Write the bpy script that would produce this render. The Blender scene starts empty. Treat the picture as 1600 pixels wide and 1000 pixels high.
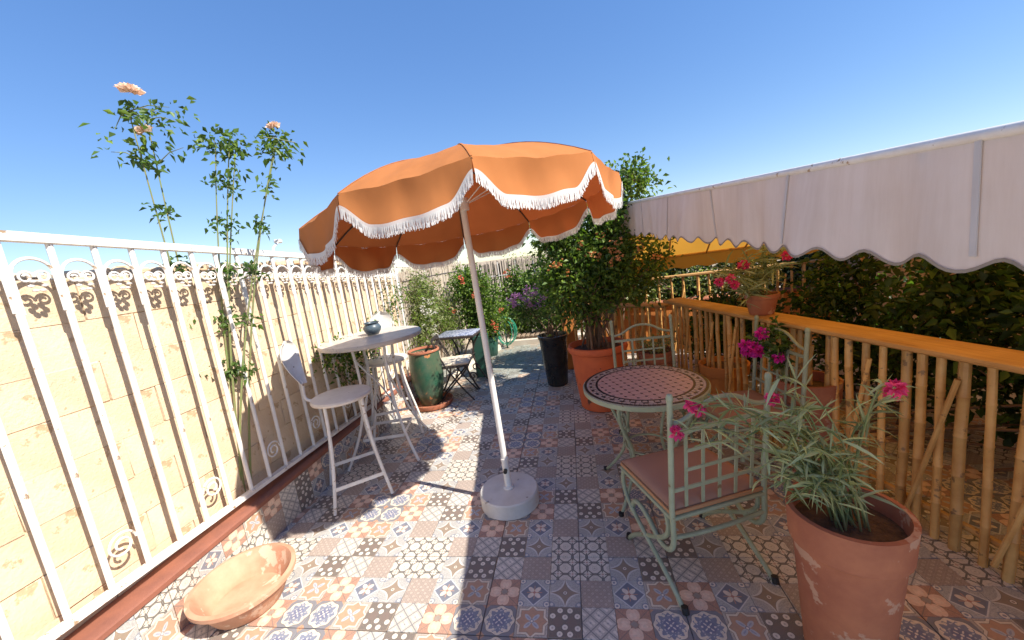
import bpy, bmesh, math, random
import numpy as np
from mathutils import Vector, Matrix
R = math.radians
PI = math.pi
S = bpy.context.scene
C = S.collection
random.seed(7)

# ------------------------------------------------------------------ camera, sky, sun, exposure
EYE = 1.632
YAW, PITCH, ROLL = R(10.01), R(-9.17), R(-7.54)
fw = Vector((-math.sin(YAW)*math.cos(PITCH), math.cos(YAW)*math.cos(PITCH), math.sin(PITCH)))
rt = Vector((math.cos(YAW), math.sin(YAW), 0.0))
upv = rt.cross(fw)
cx_ = rt*math.cos(ROLL) + upv*math.sin(ROLL)
cy_ = -rt*math.sin(ROLL) + upv*math.cos(ROLL)
cam_d = bpy.data.cameras.new('camera')
cam = bpy.data.objects.new('camera', cam_d)
C.objects.link(cam)
m = Matrix((cx_, cy_, -fw)).transposed().to_4x4()
m.translation = Vector((0, 0, EYE))
cam.matrix_world = m
cam_d.sensor_width = 36.0
cam_d.lens = 13.5
cam_d.shift_x = 0.00375
cam_d.clip_start = 0.05
cam_d.clip_end = 6000
S.camera = cam

SUNV = Vector((0.88, -0.30, 1.0)).normalized()
elev = math.asin(SUNV.z)
azim = math.atan2(SUNV.x, SUNV.y)
w = bpy.data.worlds.new('World'); S.world = w; w.use_nodes = True
nt = w.node_tree; nt.nodes.clear()
sky = nt.nodes.new('ShaderNodeTexSky'); sky.sky_type = 'NISHITA'; sky.sun_disc = False
sky.sun_elevation = elev; sky.sun_rotation = azim
sky.altitude = 0; sky.air_density = 1.0; sky.dust_density = 0.0; sky.ozone_density = 4.2
bg = nt.nodes.new('ShaderNodeBackground'); bg.inputs['Strength'].default_value = 0.15
wo = nt.nodes.new('ShaderNodeOutputWorld')
hs_ = nt.nodes.new('ShaderNodeHueSaturation'); hs_.inputs['Saturation'].default_value = 1.52; hs_.inputs['Value'].default_value = 1.24; hs_.inputs['Hue'].default_value = 0.514
gm_ = nt.nodes.new('ShaderNodeGamma'); gm_.inputs['Gamma'].default_value = 0.6
nt.links.new(sky.outputs[0], gm_.inputs[0]); nt.links.new(gm_.outputs[0], hs_.inputs['Color']); nt.links.new(hs_.outputs[0], bg.inputs[0]); nt.links.new(bg.outputs[0], wo.inputs[0])
sd = bpy.data.lights.new('sun', 'SUN'); sd.energy = 4.8; sd.angle = R(0.53); sd.color = (1.0, 0.94, 0.84)
so = bpy.data.objects.new('sun', sd); C.objects.link(so)
so.rotation_euler = (-SUNV).to_track_quat('-Z', 'Y').to_euler()
S.view_settings.view_transform = 'Standard'; S.view_settings.look = 'None'
S.view_settings.exposure = 0.97; S.view_settings.gamma = 1.0; S.view_settings.use_curve_mapping = False

# ------------------------------------------------------------------ helpers
def tag(o, label=None, cat=None, group=None, kind=None):
    if label: o['label'] = label
    if cat: o['category'] = cat
    if group: o['group'] = group
    if kind: o['kind'] = kind
    return o

def empty(name, loc=(0, 0, 0), rz=0.0, label=None, cat=None, group=None):
    o = bpy.data.objects.new(name, None); C.objects.link(o)
    o.location = loc; o.rotation_euler = (0, 0, rz); o.empty_display_size = 0.1
    return tag(o, label, cat, group)

def link(name, me, parent=None, loc=None, rot=None, scale=None):
    o = bpy.data.objects.new(name, me); C.objects.link(o)
    if parent: o.parent = parent
    if loc is not None: o.location = loc
    if rot is not None: o.rotation_euler = rot
    if scale is not None: o.scale = scale
    return o

def copy_tree(o, parent=None):
    c = o.copy(); C.objects.link(c); c.parent = parent
    for ch in list(o.children):
        copy_tree(ch, c)
    return c

def perp(d):
    d = Vector(d).normalized()
    a = Vector((0, 0, 1)) if abs(d.z) < 0.9 else Vector((1, 0, 0))
    u = d.cross(a).normalized()
    return u, d.cross(u).normalized()

class MB:
    def __init__(s): s.v = []; s.f = []; s.uv = None
    def add(s, vs, fs):
        b = len(s.v); s.v.extend([tuple(x) for x in vs]); s.f.extend([tuple(b+i for i in f) for f in fs]); return s
    def box(s, c, d, rz=0.0, bev=0.0):
        hx, hy, hz = d[0]/2, d[1]/2, d[2]/2
        co, si = math.cos(rz), math.sin(rz)
        def P(x, y, z): return (c[0]+x*co-y*si, c[1]+x*si+y*co, c[2]+z)
        if bev <= 0:
            vs = [P(x, y, z) for z in (-hz, hz) for x, y in ((-hx, -hy), (hx, -hy), (hx, hy), (-hx, hy))]
            return s.add(vs, [(3, 2, 1, 0), (4, 5, 6, 7), (0, 1, 5, 4), (1, 2, 6, 5), (2, 3, 7, 6), (3, 0, 4, 7)])
        b = bev
        rings = [(-hz, b), (-hz+b, 0), (hz-b, 0), (hz, b)]
        vs = []
        for z, i in rings:
            for x, y in ((-hx+i, -hy), (hx-i, -hy), (hx, -hy+i), (hx, hy-i), (hx-i, hy), (-hx+i, hy), (-hx, hy-i), (-hx, -hy+i)):
                if i == 0:
                    pass
                vs.append(P(x, y, z))
        # octagonal rings: inner ones keep a fixed corner cut
        vs = []
        for z, i in rings:
            k = b
            X, Y = hx-i, hy-i
            for x, y in ((-X+k, -Y), (X-k, -Y), (X, -Y+k), (X, Y-k), (X-k, Y), (-X+k, Y), (-X, Y-k), (-X, -Y+k)):
                vs.append(P(x, y, z))
        fs = [tuple(range(7, -1, -1)), tuple(range(24, 32))]
        for r in range(3):
            for i in range(8):
                j = (i+1) % 8
                fs.append((r*8+i, r*8+j, (r+1)*8+j, (r+1)*8+i))
        return s.add(vs, fs)
    def tube(s, pts, r, n=8, cap=True):
        pts = [Vector(p) for p in pts]
        rs = r if isinstance(r, (list, tuple)) else [r]*len(pts)
        d0 = (pts[1]-pts[0]).normalized(); u, v = perp(d0)
        vs = []
        for i, p in enumerate(pts):
            if i == 0: d = pts[1]-pts[0]
            elif i == len(pts)-1: d = pts[-1]-pts[-2]
            else: d = pts[i+1]-pts[i-1]
            d.normalize()
            u = (u - d*u.dot(d)); u = u.normalized() if u.length > 1e-6 else perp(d)[0]
            v = d.cross(u)
            for k in range(n):
                a = 2*PI*k/n
                vs.append(p + (u*math.cos(a)+v*math.sin(a))*rs[i])
        fs = []
        for i in range(len(pts)-1):
            for k in range(n):
                j = (k+1) % n
                fs.append((i*n+k, i*n+j, (i+1)*n+j, (i+1)*n+k))
        if cap:
            fs.append(tuple(range(n-1, -1, -1))); fs.append(tuple(range((len(pts)-1)*n, len(pts)*n)))
        return s.add(vs, fs)
    def strap(s, pts, w, t, side):
        # flat bar along pts, wide along vector side
        pts = [Vector(p) for p in pts]; vs = []
        for i, p in enumerate(pts):
            d = (pts[min(i+1, len(pts)-1)]-pts[max(i-1, 0)]).normalized()
            sd_ = Vector(side); sd_ = (sd_-d*sd_.dot(d)).normalized(); nn = d.cross(sd_)
            for a, b in ((-1, -1), (1, -1), (1, 1), (-1, 1)):
                vs.append(p+sd_*a*w/2+nn*b*t/2)
        fs = []
        for i in range(len(pts)-1):
            for k in range(4):
                j = (k+1) % 4
                fs.append((i*4+k, i*4+j, (i+1)*4+j, (i+1)*4+k))
        fs.append((3, 2, 1, 0)); q = (len(pts)-1)*4; fs.append((q, q+1, q+2, q+3))
        return s.add(vs, fs)
    def lathe(s, prof, n=40, c=(0, 0, 0), wob=0.0):
        vs = []; fs = []; idx = []
        for i, (r, z) in enumerate(prof):
            if r < 1e-5:
                idx.append([len(vs)]); vs.append((c[0], c[1], c[2]+z))
            else:
                ring = []
                for k in range(n):
                    a = 2*PI*k/n; rr = r*(1+wob*math.sin(3*a+z*9)+wob*.6*math.sin(5*a-z*17))
                    ring.append(len(vs)); vs.append((c[0]+rr*math.cos(a), c[1]+rr*math.sin(a), c[2]+z))
                idx.append(ring)
        for a, b in zip(idx, idx[1:]):
            for k in range(n):
                j = (k+1) % n
                if len(a) == 1 and len(b) == 1: continue
                if len(a) == 1: fs.append((a[0], b[j], b[k]))
                elif len(b) == 1: fs.append((a[k], a[j], b[0]))
                else: fs.append((a[k], a[j], b[j], b[k]))
        return s.add(vs, fs)
    def mesh(s, name, mt=None, smooth=None):
        me = bpy.data.meshes.new(name); me.from_pydata(s.v, [], s.f)
        if mt: me.materials.append(mt)
        if s.uv is not None:
            ul = me.uv_layers.new(name='UVMap')
            flat = np.array(s.uv, dtype=np.float32).ravel()
            ul.data.foreach_set('uv', flat)
        me.update()
        if smooth:
            me.polygons.foreach_set('use_smooth', [True]*len(me.polygons)); me.set_sharp_from_angle(angle=R(smooth))
        return me
    def build(s, name, mt, parent=None, smooth=40, **k):
        return link(name, s.mesh(name, mt, smooth), parent, **k)

def bez(p0, p1, p2, p3, n=10):
    p0, p1, p2, p3 = map(Vector, (p0, p1, p2, p3)); o = []
    for i in range(n+1):
        t = i/n; q = 1-t
        o.append(p0*q**3+p1*3*q*q*t+p2*3*q*t*t+p3*t**3)
    return o

# ------------------------------------------------------------------ materials
class X:
    """tiny expression layer over Math nodes"""
    nt = None
    def __init__(s, sock): s.s = sock
    @staticmethod
    def op(o, *a):
        n = X.nt.nodes.new('ShaderNodeMath'); n.operation = o
        for i, q in enumerate(a):
            if isinstance(q, X): X.nt.links.new(q.s, n.inputs[i])
            else: n.inputs[i].default_value = float(q)
        return X(n.outputs[0])
    def __add__(s, o): return X.op('ADD', s, o)
    __radd__ = __add__
    def __sub__(s, o): return X.op('SUBTRACT', s, o)
    def __rsub__(s, o): return X.op('SUBTRACT', o, s)
    def __mul__(s, o): return X.op('MULTIPLY', s, o)
    __rmul__ = __mul__
    def __truediv__(s, o): return X.op('DIVIDE', s, o)
    def __lt__(s, o): return X.op('LESS_THAN', s, o)
    def __gt__(s, o): return X.op('GREATER_THAN', s, o)
    def abs(s): return X.op('ABSOLUTE', s)
    def frac(s): return X.op('FRACT', s)
    def sqrt(s): return X.op('SQRT', s)
    def max(s, o): return X.op('MAXIMUM', s, o)
    def min(s, o): return X.op('MINIMUM', s, o)
    def cos(s): return X.op('COSINE', s)

def hyp(a, b): return (a*a+b*b).sqrt()

def new_mat(name):
    mt = bpy.data.materials.new(name); mt.use_nodes = True
    nt = mt.node_tree; b = nt.nodes['Principled BSDF']
    return mt, nt, b

def noise(nt, scale, detail=3, rough=0.55, coord='Object', vec=None):
    n = nt.nodes.new('ShaderNodeTexNoise'); n.inputs['Scale'].default_value = scale
    n.inputs['Detail'].default_value = detail; n.inputs['Roughness'].default_value = rough
    if vec is None:
        tc = nt.nodes.new('ShaderNodeTexCoord'); vec = tc.outputs[coord]
    nt.links.new(vec, n.inputs['Vector'])
    return n

def ramp(nt, src, stops):
    r = nt.nodes.new('ShaderNodeValToRGB'); e = r.color_ramp.elements
    while len(e) < len(stops): e.new(0.5)
    for i, (p, c) in enumerate(stops):
        e[i].position = p; e[i].color = (*c, 1) if len(c) == 3 else c
    nt.links.new(src, r.inputs[0]); return r

def mixc(nt, fac, a, b, mode='MIX'):
    n = nt.nodes.new('ShaderNodeMix'); n.data_type = 'RGBA'; n.blend_type = mode
    for i, q in ((0, fac), (6, a), (7, b)):
        if isinstance(q, X): q = q.s
        if isinstance(q, (int, float)): n.inputs[i].default_value = q
        elif isinstance(q, tuple): n.inputs[i].default_value = (*q, 1)
        else: nt.links.new(q, n.inputs[i])
    return n.outputs[2]

def bump(nt, b, h, strength=0.3, dist=0.01):
    n = nt.nodes.new('ShaderNodeBump'); n.inputs['Strength'].default_value = strength; n.inputs['Distance'].default_value = dist
    nt.links.new(h, n.inputs['Height']); nt.links.new(n.outputs[0], b.inputs['Normal'])

def mat(name, col, rough=0.6, col2=None, scale=8, amt=(0.35, 0.65), bs=0.0, bscale=40, bdist=0.004, metal=0.0, spec=0.5, third=None, coord='Object', island=False):
    """base colour worn into a second colour by noise; optional third colour in sparse flecks"""
    mt, nt, b = new_mat(name)
    b.inputs['Roughness'].default_value = rough; b.inputs['Metallic'].default_value = metal
    b.inputs['Specular IOR Level'].default_value = spec
    src = None
    if col2 is None: col2 = tuple(c*0.8 for c in col)
    n = noise(nt, scale, 6, 0.62, coord)
    r = ramp(nt, n.outputs[0], [(amt[0], col), (amt[1], col2)])
    src = r.outputs[0]
    if third:
        c3, s3, lo = third
        n3 = noise(nt, s3, 5, 0.6, coord)
        r3 = ramp(nt, n3.outputs[0], [(lo, (0, 0, 0)), (lo+0.03, (1, 1, 1))])
        src = mixc(nt, r3.outputs[0], src, c3)
    if island:
        g = nt.nodes.new('ShaderNodeObjectInfo')
        hs = nt.nodes.new('ShaderNodeHueSaturation')
        X.nt = nt; v = X(g.outputs['Random'])*0.5+0.75
        nt.links.new(v.s, hs.inputs['Value']); nt.links.new(src, hs.inputs['Color']); src = hs.outputs[0]
    nt.links.new(src, b.inputs['Base Color'])
    if bs > 0:
        nb = noise(nt, bscale, 5, 0.65, coord); bump(nt, b, nb.outputs[0], bs, bdist)
    return mt

def cloth(name, col, trans, amount=0.4, rough=0.9, bscale=900, crease=False):
    mt, nt, b = new_mat(name)
    b.inputs['Roughness'].default_value = rough; b.inputs['Specular IOR Level'].default_value = 0.15
    n = noise(nt, 5, 4); r = ramp(nt, n.outputs[0], [(0.3, col), (0.75, tuple(c*0.88 for c in col))])
    nt.links.new(r.outputs[0], b.inputs['Base Color'])
    if crease:
        tc = nt.nodes.new('ShaderNodeTexCoord'); mp = nt.nodes.new('ShaderNodeMapping'); mp.inputs['Scale'].default_value = (1, 1, 0.45)
        nt.links.new(tc.outputs['Object'], mp.inputs[0])
        nb = noise(nt, 6, 2, 0.4, vec=mp.outputs[0]); bump(nt, b, nb.outputs[0], 0.5, 0.03)
    else:
        nb = noise(nt, bscale, 2); bump(nt, b, nb.outputs[0], 0.15, 0.001)
    t = nt.nodes.new('ShaderNodeBsdfTranslucent'); t.inputs[0].default_value = (*trans, 1)
    mx = nt.nodes.new('ShaderNodeMixShader'); mx.inputs[0].default_value = amount
    nt.links.new(b.outputs[0], mx.inputs[1]); nt.links.new(t.outputs[0], mx.inputs[2])
    nt.links.new(mx.outputs[0], nt.nodes['Material Output'].inputs[0])
    return mt

def leafmat(name, a, bcol, amount=0.35, rough=0.45):
    mt, nt, b = new_mat(name)
    g = nt.nodes.new('ShaderNodeNewGeometry')
    r = ramp(nt, g.outputs['Random Per Island'], [(0.0, a), (0.6, bcol), (1.0, tuple(min(1, c*1.35) for c in bcol))])
    nt.links.new(r.outputs[0], b.inputs['Base Color']); b.inputs['Roughness'].default_value = rough
    b.inputs['Specular IOR Level'].default_value = 0.35
    t = nt.nodes.new('ShaderNodeBsdfTranslucent')
    bright = mixc(nt, 1.0, r.outputs[0], (1.5, 1.7, 0.7), 'MULTIPLY'); nt.links.new(bright, t.inputs[0])
    mx = nt.nodes.new('ShaderNodeMixShader'); mx.inputs[0].default_value = amount
    nt.links.new(b.outputs[0], mx.inputs[1]); nt.links.new(t.outputs[0], mx.inputs[2])
    nt.links.new(mx.outputs[0], nt.nodes['Material Output'].inputs[0])
    return mt

# --- printed patchwork tile patterns (flat print on each tile, in tile UV)
def tile_mat(kind):
    mt, nt, b = new_mat('tile_'+kind)
    X.nt = nt
    uvn = nt.nodes.new('ShaderNodeUVMap'); sep = nt.nodes.new('ShaderNodeSeparateXYZ')
    nt.links.new(uvn.outputs[0], sep.inputs[0])
    x = X(sep.outputs[0])-0.5; y = X(sep.outputs[1])-0.5
    a = x.abs(); c = y.abs(); r = hyp(x, y)
    p = ((x+y)*0.7071).abs(); q = ((x-y)*0.7071).abs()
    col = None
    def lay(mask, cc):
        nonlocal col
        col = mixc(nt, mask, col, cc)
    def ell(u, v, cu, cv, ru, rv):
        return hyp((u-cu)/ru, (v-cv)/rv) < 1.0
    nz = noise(nt, 26, 3, 0.5, vec=uvn.outputs[0]); nzx = X(nz.outputs[0])
    cream = (0.66, 0.60, 0.52); white = (0.68, 0.66, 0.64)
    if kind == 'star':
        col = mixc(nt, nzx > 0.5, (0.30, 0.27, 0.26), (0.40, 0.37, 0.36))
        st = (a.max(c)/0.40).min((a+c)/0.545)
        lay(st < 1.07, (0.14, 0.10, 0.08)); lay(st < 1.03, cream); lay(st < 0.88, (0.16, 0.09, 0.05)); lay(st < 0.85, (0.40, 0.20, 0.105))
        lay(ell(p, q, 0.17, 0, 0.14, 0.065), (0.40, 0.43, 0.52)); lay(ell(q, p, 0.17, 0, 0.14, 0.065), (0.40, 0.43, 0.52))
        lay(ell(p, q, 0.16, 0, 0.08, 0.022), (0.20, 0.25, 0.42)); lay(ell(q, p, 0.16, 0, 0.08, 0.022), (0.20, 0.25, 0.42))
        lay(r < 0.06, (0.10, 0.13, 0.22)); lay(r < 0.035, white)
    elif kind == 'dots':
        col = mixc(nt, nzx > 0.52, (0.032, 0.016, 0.011), (0.085, 0.045, 0.03))
        lay(a.max(c) > 0.47, (0.15, 0.10, 0.07))
        lay(hyp(a-0.21, c*1.0) < 0.15, (0.075, 0.030, 0.020))
        for cx, cy in ((0.15, 0.37), (0.37, 0.19), (0.0, 0.16)):
            lay(hyp(a-cx, c-cy) < 0.102, (0.02, 0.010, 0.008)); lay(hyp(a-cx, c-cy) < 0.084, white); lay(hyp(a-cx, c-cy) < 0.026, (0.36, 0.33, 0.33))
    elif kind == 'lattice':
        col = mixc(nt, nzx > 0.5, (0.36, 0.36, 0.37), (0.45, 0.45, 0.45))
        u = ((x+y)*2.0).frac()-0.5; v = ((x-y)*2.0).frac()-0.5
        uu, vv = u.abs(), v.abs()
        lay((uu-0.19).abs().max(0.0).max(vv-0.19) < 0.10, (0.62, 0.61, 0.62))
        lay(ell(uu, vv, 0.17, 0.17, 0.12, 0.12), (0.62, 0.61, 0.62)); lay(hyp(u, v) < 0.06, (0.13, 0.15, 0.24))
        lay(uu.max(vv) > 0.455, (0.10, 0.115, 0.16))
    elif kind == 'heart':
        col = mixc(nt, nzx > 0.5, (0.28, 0.105, 0.062), (0.38, 0.17, 0.095))
        lay((p.min(q)) < 0.013, (0.15, 0.07, 0.05))
        for u, v in ((a, c), (c, a)):
            lay(ell(u, v, 0.30, 0.07, 0.19, 0.125), (0.70, 0.48, 0.37)); lay(ell(u, v, 0.27, 0.05, 0.10, 0.05), (0.74, 0.56, 0.46))
        lay(p.max(q) < 0.085, (0.22, 0.18, 0.16))
    elif kind == 'blue':
        col = mixc(nt, (a+c) > 0.86, (0.10, 0.11, 0.17), (0.42, 0.20, 0.10))
        at = X.op('ARCTAN2', y, x); w8 = (at*8.0).cos()
        lay(r < (0.475+0.022*w8), (0.05, 0.05, 0.08)); lay(r < (0.455+0.022*w8), cream)
        lay(r < (0.375+0.03*(at*16.0).cos()), (0.09, 0.13, 0.27)); 
        lay((hyp(a-0.30, c-0.14) < 0.045), cream); lay((hyp(a-0.14, c-0.30) < 0.045), cream)
        vo = nt.nodes.new('ShaderNodeTexVoronoi'); vo.inputs['Scale'].default_value = 14; nt.links.new(uvn.outputs[0], vo.inputs['Vector'])
        lay((X(vo.outputs[0]) < 0.30)*(r < 0.33), (0.46, 0.49, 0.56))
        lay(r < 0.20, (0.045, 0.075, 0.24)); lay(ell(p, q, 0.11, 0, 0.05, 0.018), white); lay(ell(q, p, 0.11, 0, 0.05, 0.018), white)
        lay(hyp(a-0.17, c) < 0.03, white); lay(hyp(a, c-0.17) < 0.03, white); lay(r < 0.035, white)
    elif kind == 'diamond':
        col = mixc(nt, nzx > 0.5, (0.26, 0.30, 0.36), (0.40, 0.43, 0.47))
        lay(hyp(a-0.42, c-0.42) < 0.12, (0.12, 0.17, 0.29)); lay(hyp(a-0.42, c-0.42) < 0.085, white); lay(hyp(a-0.42, c-0.42) < 0.04, (0.14, 0.18, 0.28))
        d = a+c
        lay(d < 0.49, (0.55, 0.60, 0.68)); lay(d < 0.445, (0.06, 0.10, 0.22)); lay(d < 0.405, (0.045, 0.075, 0.17))
        lay(ell(p, q, 0.15, 0, 0.12, 0.075), (0.66, 0.60, 0.56)); lay(ell(q, p, 0.15, 0, 0.12, 0.075), (0.66, 0.60, 0.56))
        lay((a.min(c) < 0.012)*(d < 0.26), (0.46, 0.20, 0.10)); lay(r < 0.045, (0.36, 0.09, 0.06))
    elif kind == 'astroid':
        col = mixc(nt, nzx > 0.5, (0.25, 0.27, 0.31), (0.37, 0.39, 0.43))
        lay(hyp(a-0.5, c-0.5) < 0.20, (0.14, 0.18, 0.28)); lay(hyp(a-0.42, c-0.42) < 0.05, (0.52, 0.54, 0.58))
        s_ = a.sqrt()+c.sqrt()
        lay(s_ < 0.865, (0.52, 0.55, 0.60)); lay(s_ < 0.76, (0.08, 0.06, 0.05)); lay(s_ < 0.735, (0.175, 0.115, 0.070))
        lay(r < 0.075, (0.05, 0.035, 0.03)); lay(r < 0.06, white); lay(r < 0.032, (0.20, 0.12, 0.08))
    elif kind == 'plain':
        u = ((x+y)*4.0).frac()-0.5; v = ((x-y)*4.0).frac()-0.5
        col = mixc(nt, nzx > 0.5, (0.215, 0.165, 0.155), (0.265, 0.21, 0.20))
        lay(u.abs().max(v.abs()) > 0.46, (0.31, 0.255, 0.245)); lay(hyp(u, v) < 0.24, (0.42, 0.36, 0.34)); lay(hyp(u, v) < 0.09, (0.25, 0.19, 0.18))
    elif kind == 'octagon':
        u = (x*2.0+0.5).frac()-0.5; v = (y*2.0+0.5).frac()-0.5
        uu, vv = u.abs(), v.abs()
        d = uu.max(vv).max((uu+vv)*0.735)
        col = mixc(nt, nzx > 0.55, (0.60, 0.585, 0.57), (0.54, 0.52, 0.51))
        lay((uu+vv) > 0.90, (0.42, 0.26, 0.24))
        lay((d > 0.405)*(d < 0.495), (0.012, 0.010, 0.012)); lay((uu.max(vv) > 0.46)*((uu+vv) > 0.60)*((uu+vv) < 0.84), (0.014, 0.012, 0.013))
        lay(hyp(u, v) < 0.20, (0.46, 0.45, 0.44)); lay(hyp(u, v) < 0.15, (0.58, 0.56, 0.54)); lay(hyp(u, v) < 0.06, (0.36, 0.33, 0.31))
    # scuffed dirt over the print, world anchored so it runs across tiles
    geo = nt.nodes.new('ShaderNodeNewGeometry')
    dn = noise(nt, 2.3, 6, 0.65, vec=geo.outputs['Position'])
    dm = ramp(nt, dn.outputs[0], [(0.42, (1, 1, 1)), (0.75, (0.72, 0.69, 0.65))])
    col = mixc(nt, 1.0, col, dm.outputs[0], 'MULTIPLY')
    fn = noise(nt, 90, 3, 0.6, vec=geo.outputs['Position'])
    fm = ramp(nt, fn.outputs[0], [(0.35, (0.86, 0.86, 0.86)), (0.65, (1.08, 1.06, 1.04))])
    col = mixc(nt, 1.0, col, fm.outputs[0], 'MULTIPLY')
    # dusty film lifts the dark print a little
    col = mixc(nt, 1.0, col, (1.10, 1.02, 0.90), 'MULTIPLY')
    col = mixc(nt, 0.19, col, (0.76, 0.71, 0.63))
    # shade of the far end painted into the tile colour, mottled green-grey
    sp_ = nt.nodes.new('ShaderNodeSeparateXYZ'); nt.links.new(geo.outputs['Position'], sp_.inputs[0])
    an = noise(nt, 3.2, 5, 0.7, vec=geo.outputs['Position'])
    shade_m = (X(sp_.outputs[1])+X(an.outputs[0])*1.3-5.35)*1.6
    shade_m = shade_m.max(0.0).min(1.0)*(X(sp_.outputs[0]) < -0.35+0.0)*0.62
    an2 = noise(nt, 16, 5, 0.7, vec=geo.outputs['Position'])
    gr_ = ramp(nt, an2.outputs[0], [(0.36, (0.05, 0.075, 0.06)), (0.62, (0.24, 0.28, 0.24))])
    col = mixc(nt, shade_m, col, gr_.outputs[0])
    nt.links.new(col, b.inputs['Base Color'])
    rr = ramp(nt, dn.outputs[0], [(0.3, (0.42,)*3), (0.7, (0.62,)*3)])
    nt.links.new(rr.outputs[0], b.inputs['Roughness'])
    bump(nt, b, fn.outputs[0], 0.12, 0.002)
    return mt

KINDS = ['star', 'dots', 'lattice', 'heart', 'blue', 'diamond', 'astroid', 'plain', 'octagon']
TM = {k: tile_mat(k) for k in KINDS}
UNIT = [['star', 'dots', 'lattice', 'heart', 'blue', 'blue'],
        ['diamond', 'astroid', 'plain', 'diamond', 'star', 'heart'],
        ['plain', 'octagon', 'octagon', 'astroid', 'dots', 'lattice'],
        ['astroid', 'octagon', 'octagon', 'plain', 'lattice', 'dots'],
        ['diamond', 'plain', 'astroid', 'diamond', 'heart', 'star'],
        ['heart', 'lattice', 'dots', 'star', 'blue', 'blue']]

M = {}
M['grout'] = mat('grout', (0.40, 0.37, 0.33), 0.9, (0.28, 0.26, 0.23), 14, bs=0.3, bscale=200)
M['white'] = mat('white_paint', (0.76, 0.74, 0.70), 0.45, (0.66, 0.62, 0.57), 14, third=((0.34, 0.23, 0.14), 24, 0.63), bs=0.12, bscale=120)
M['white_seat'] = mat('white_seat_paint', (0.76, 0.69, 0.60), 0.5, (0.66, 0.58, 0.49), 7, third=((0.36, 0.28, 0.21), 30, 0.68), bs=0.12, bscale=90)
M['pole'] = mat('pole_paint', (0.74, 0.73, 0.70), 0.4, (0.66, 0.64, 0.60), 9)
M['basewhite'] = mat('base_plastic', (0.68, 0.66, 0.62), 0.5, (0.56, 0.53, 0.48), 6, third=((0.24, 0.20, 0.16), 13, 0.66), bs=0.15)
M['black'] = mat('black_plastic', (0.015, 0.015, 0.016), 0.4, (0.03, 0.03, 0.03), 9)
M['blackpot'] = mat('black_glaze', (0.012, 0.013, 0.013), 0.25, (0.03, 0.03, 0.028), 5, third=((0.25, 0.24, 0.22), 13, 0.72), bs=0.2, bscale=18)
M['orange_pot'] = mat('orange_clay', (0.66, 0.145, 0.045), 0.7, (0.56, 0.115, 0.04), 5, third=((0.14, 0.055, 0.035), 9, 0.65), bs=0.25, bscale=60)
M['terra'] = mat('terracotta', (0.42, 0.16, 0.08), 0.85, (0.30, 0.10, 0.055), 5, third=((0.47, 0.28, 0.19), 9, 0.60), bs=0.3, bscale=70)
M['terra_pale'] = mat('terracotta_pale', (0.55, 0.32, 0.205), 0.85, (0.45, 0.22, 0.13), 6, third=((0.60, 0.41, 0.29), 8, 0.60), bs=0.25, bscale=70)
M['green_glaze'] = mat('green_glaze', (0.020, 0.085, 0.050), 0.32, (0.095, 0.105, 0.065), 5, amt=(0.38, 0.66), third=((0.42, 0.18, 0.07), 9, 0.62), bs=0.25, bscale=35)
M['green_paint'] = mat('green_paint', (0.022, 0.10, 0.07), 0.5, (0.04, 0.09, 0.07), 7, bs=0.2, bscale=40)
M['blue_pot'] = mat('slate_blue_glaze', (0.045, 0.075, 0.10), 0.4, (0.075, 0.10, 0.12), 12)
M['iron'] = mat('black_iron', (0.02, 0.018, 0.017), 0.5, (0.05, 0.035, 0.028), 14, bs=0.2, bscale=120)
M['sage'] = mat('sage_iron', (0.33, 0.38, 0.27), 0.5, (0.26, 0.30, 0.20), 9, third=((0.20, 0.13, 0.07), 16, 0.66), bs=0.2, bscale=130)
M['cushion_brown'] = cloth('cushion_brown', (0.36, 0.21, 0.155), (0.2, 0.09, 0.06), 0.02)
M['cushion_edge'] = cloth('cushion_edge', (0.42, 0.24, 0.13), (0.4, 0.2, 0.1), 0.02)
M['cushion_cream'] = cloth('cushion_cream', (0.72, 0.62, 0.48), (0.6, 0.5, 0.4), 0.05)
M['canopy'] = cloth('canopy_orange', (0.47, 0.178, 0.058), (0.50, 0.075, 0.018), 0.13, crease=True)
M['trim'] = cloth('trim_white', (0.78, 0.76, 0.73), (0.7, 0.66, 0.6), 0.3)
M['awn_out'] = cloth('awning_white', (0.76, 0.74, 0.73), (0.74, 0.66, 0.58), 0.24, bscale=400)
_nt = M['awn_out'].node_tree; _b = _nt.nodes['Principled BSDF']; _src = _b.inputs['Base Color'].links[0].from_socket
_tc = _nt.nodes.new('ShaderNodeTexCoord'); _mp = _nt.nodes.new('ShaderNodeMapping'); _mp.inputs['Scale'].default_value = (1, 5, 0.5); _nt.links.new(_tc.outputs['Object'], _mp.inputs[0])
_n = noise(_nt, 2.2, 6, 0.7, vec=_mp.outputs[0]); _r = ramp(_nt, _n.outputs[0], [(0.40, (1, 1, 1)), (0.75, (0.80, 0.77, 0.74))])
_nt.links.new(mixc(_nt, 1.0, _src, _r.outputs[0], 'MULTIPLY'), _b.inputs['Base Color'])
M['awn'] = cloth('awning_yellow', (0.66, 0.36, 0.075), (0.80, 0.38, 0.05), 0.42, bscale=400)
M['awn_hem'] = mat('awning_hem', (0.30, 0.25, 0.20), 0.8)
M['block'] = mat('sand_block', (0.58, 0.43, 0.28), 0.92, (0.66, 0.52, 0.36), 3.5, third=((0.46, 0.32, 0.19), 9, 0.62), bs=0.7, bscale=55, bdist=0.008, coord='Object', island=False)
M['mortar'] = mat('mortar', (0.60, 0.46, 0.31), 0.95, (0.54, 0.40, 0.26), 9, bs=0.5, bscale=60)
M['ledge'] = mat('red_ledge', (0.27, 0.10, 0.06), 0.75, (0.20, 0.075, 0.05), 7, bs=0.3, bscale=60)
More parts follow.
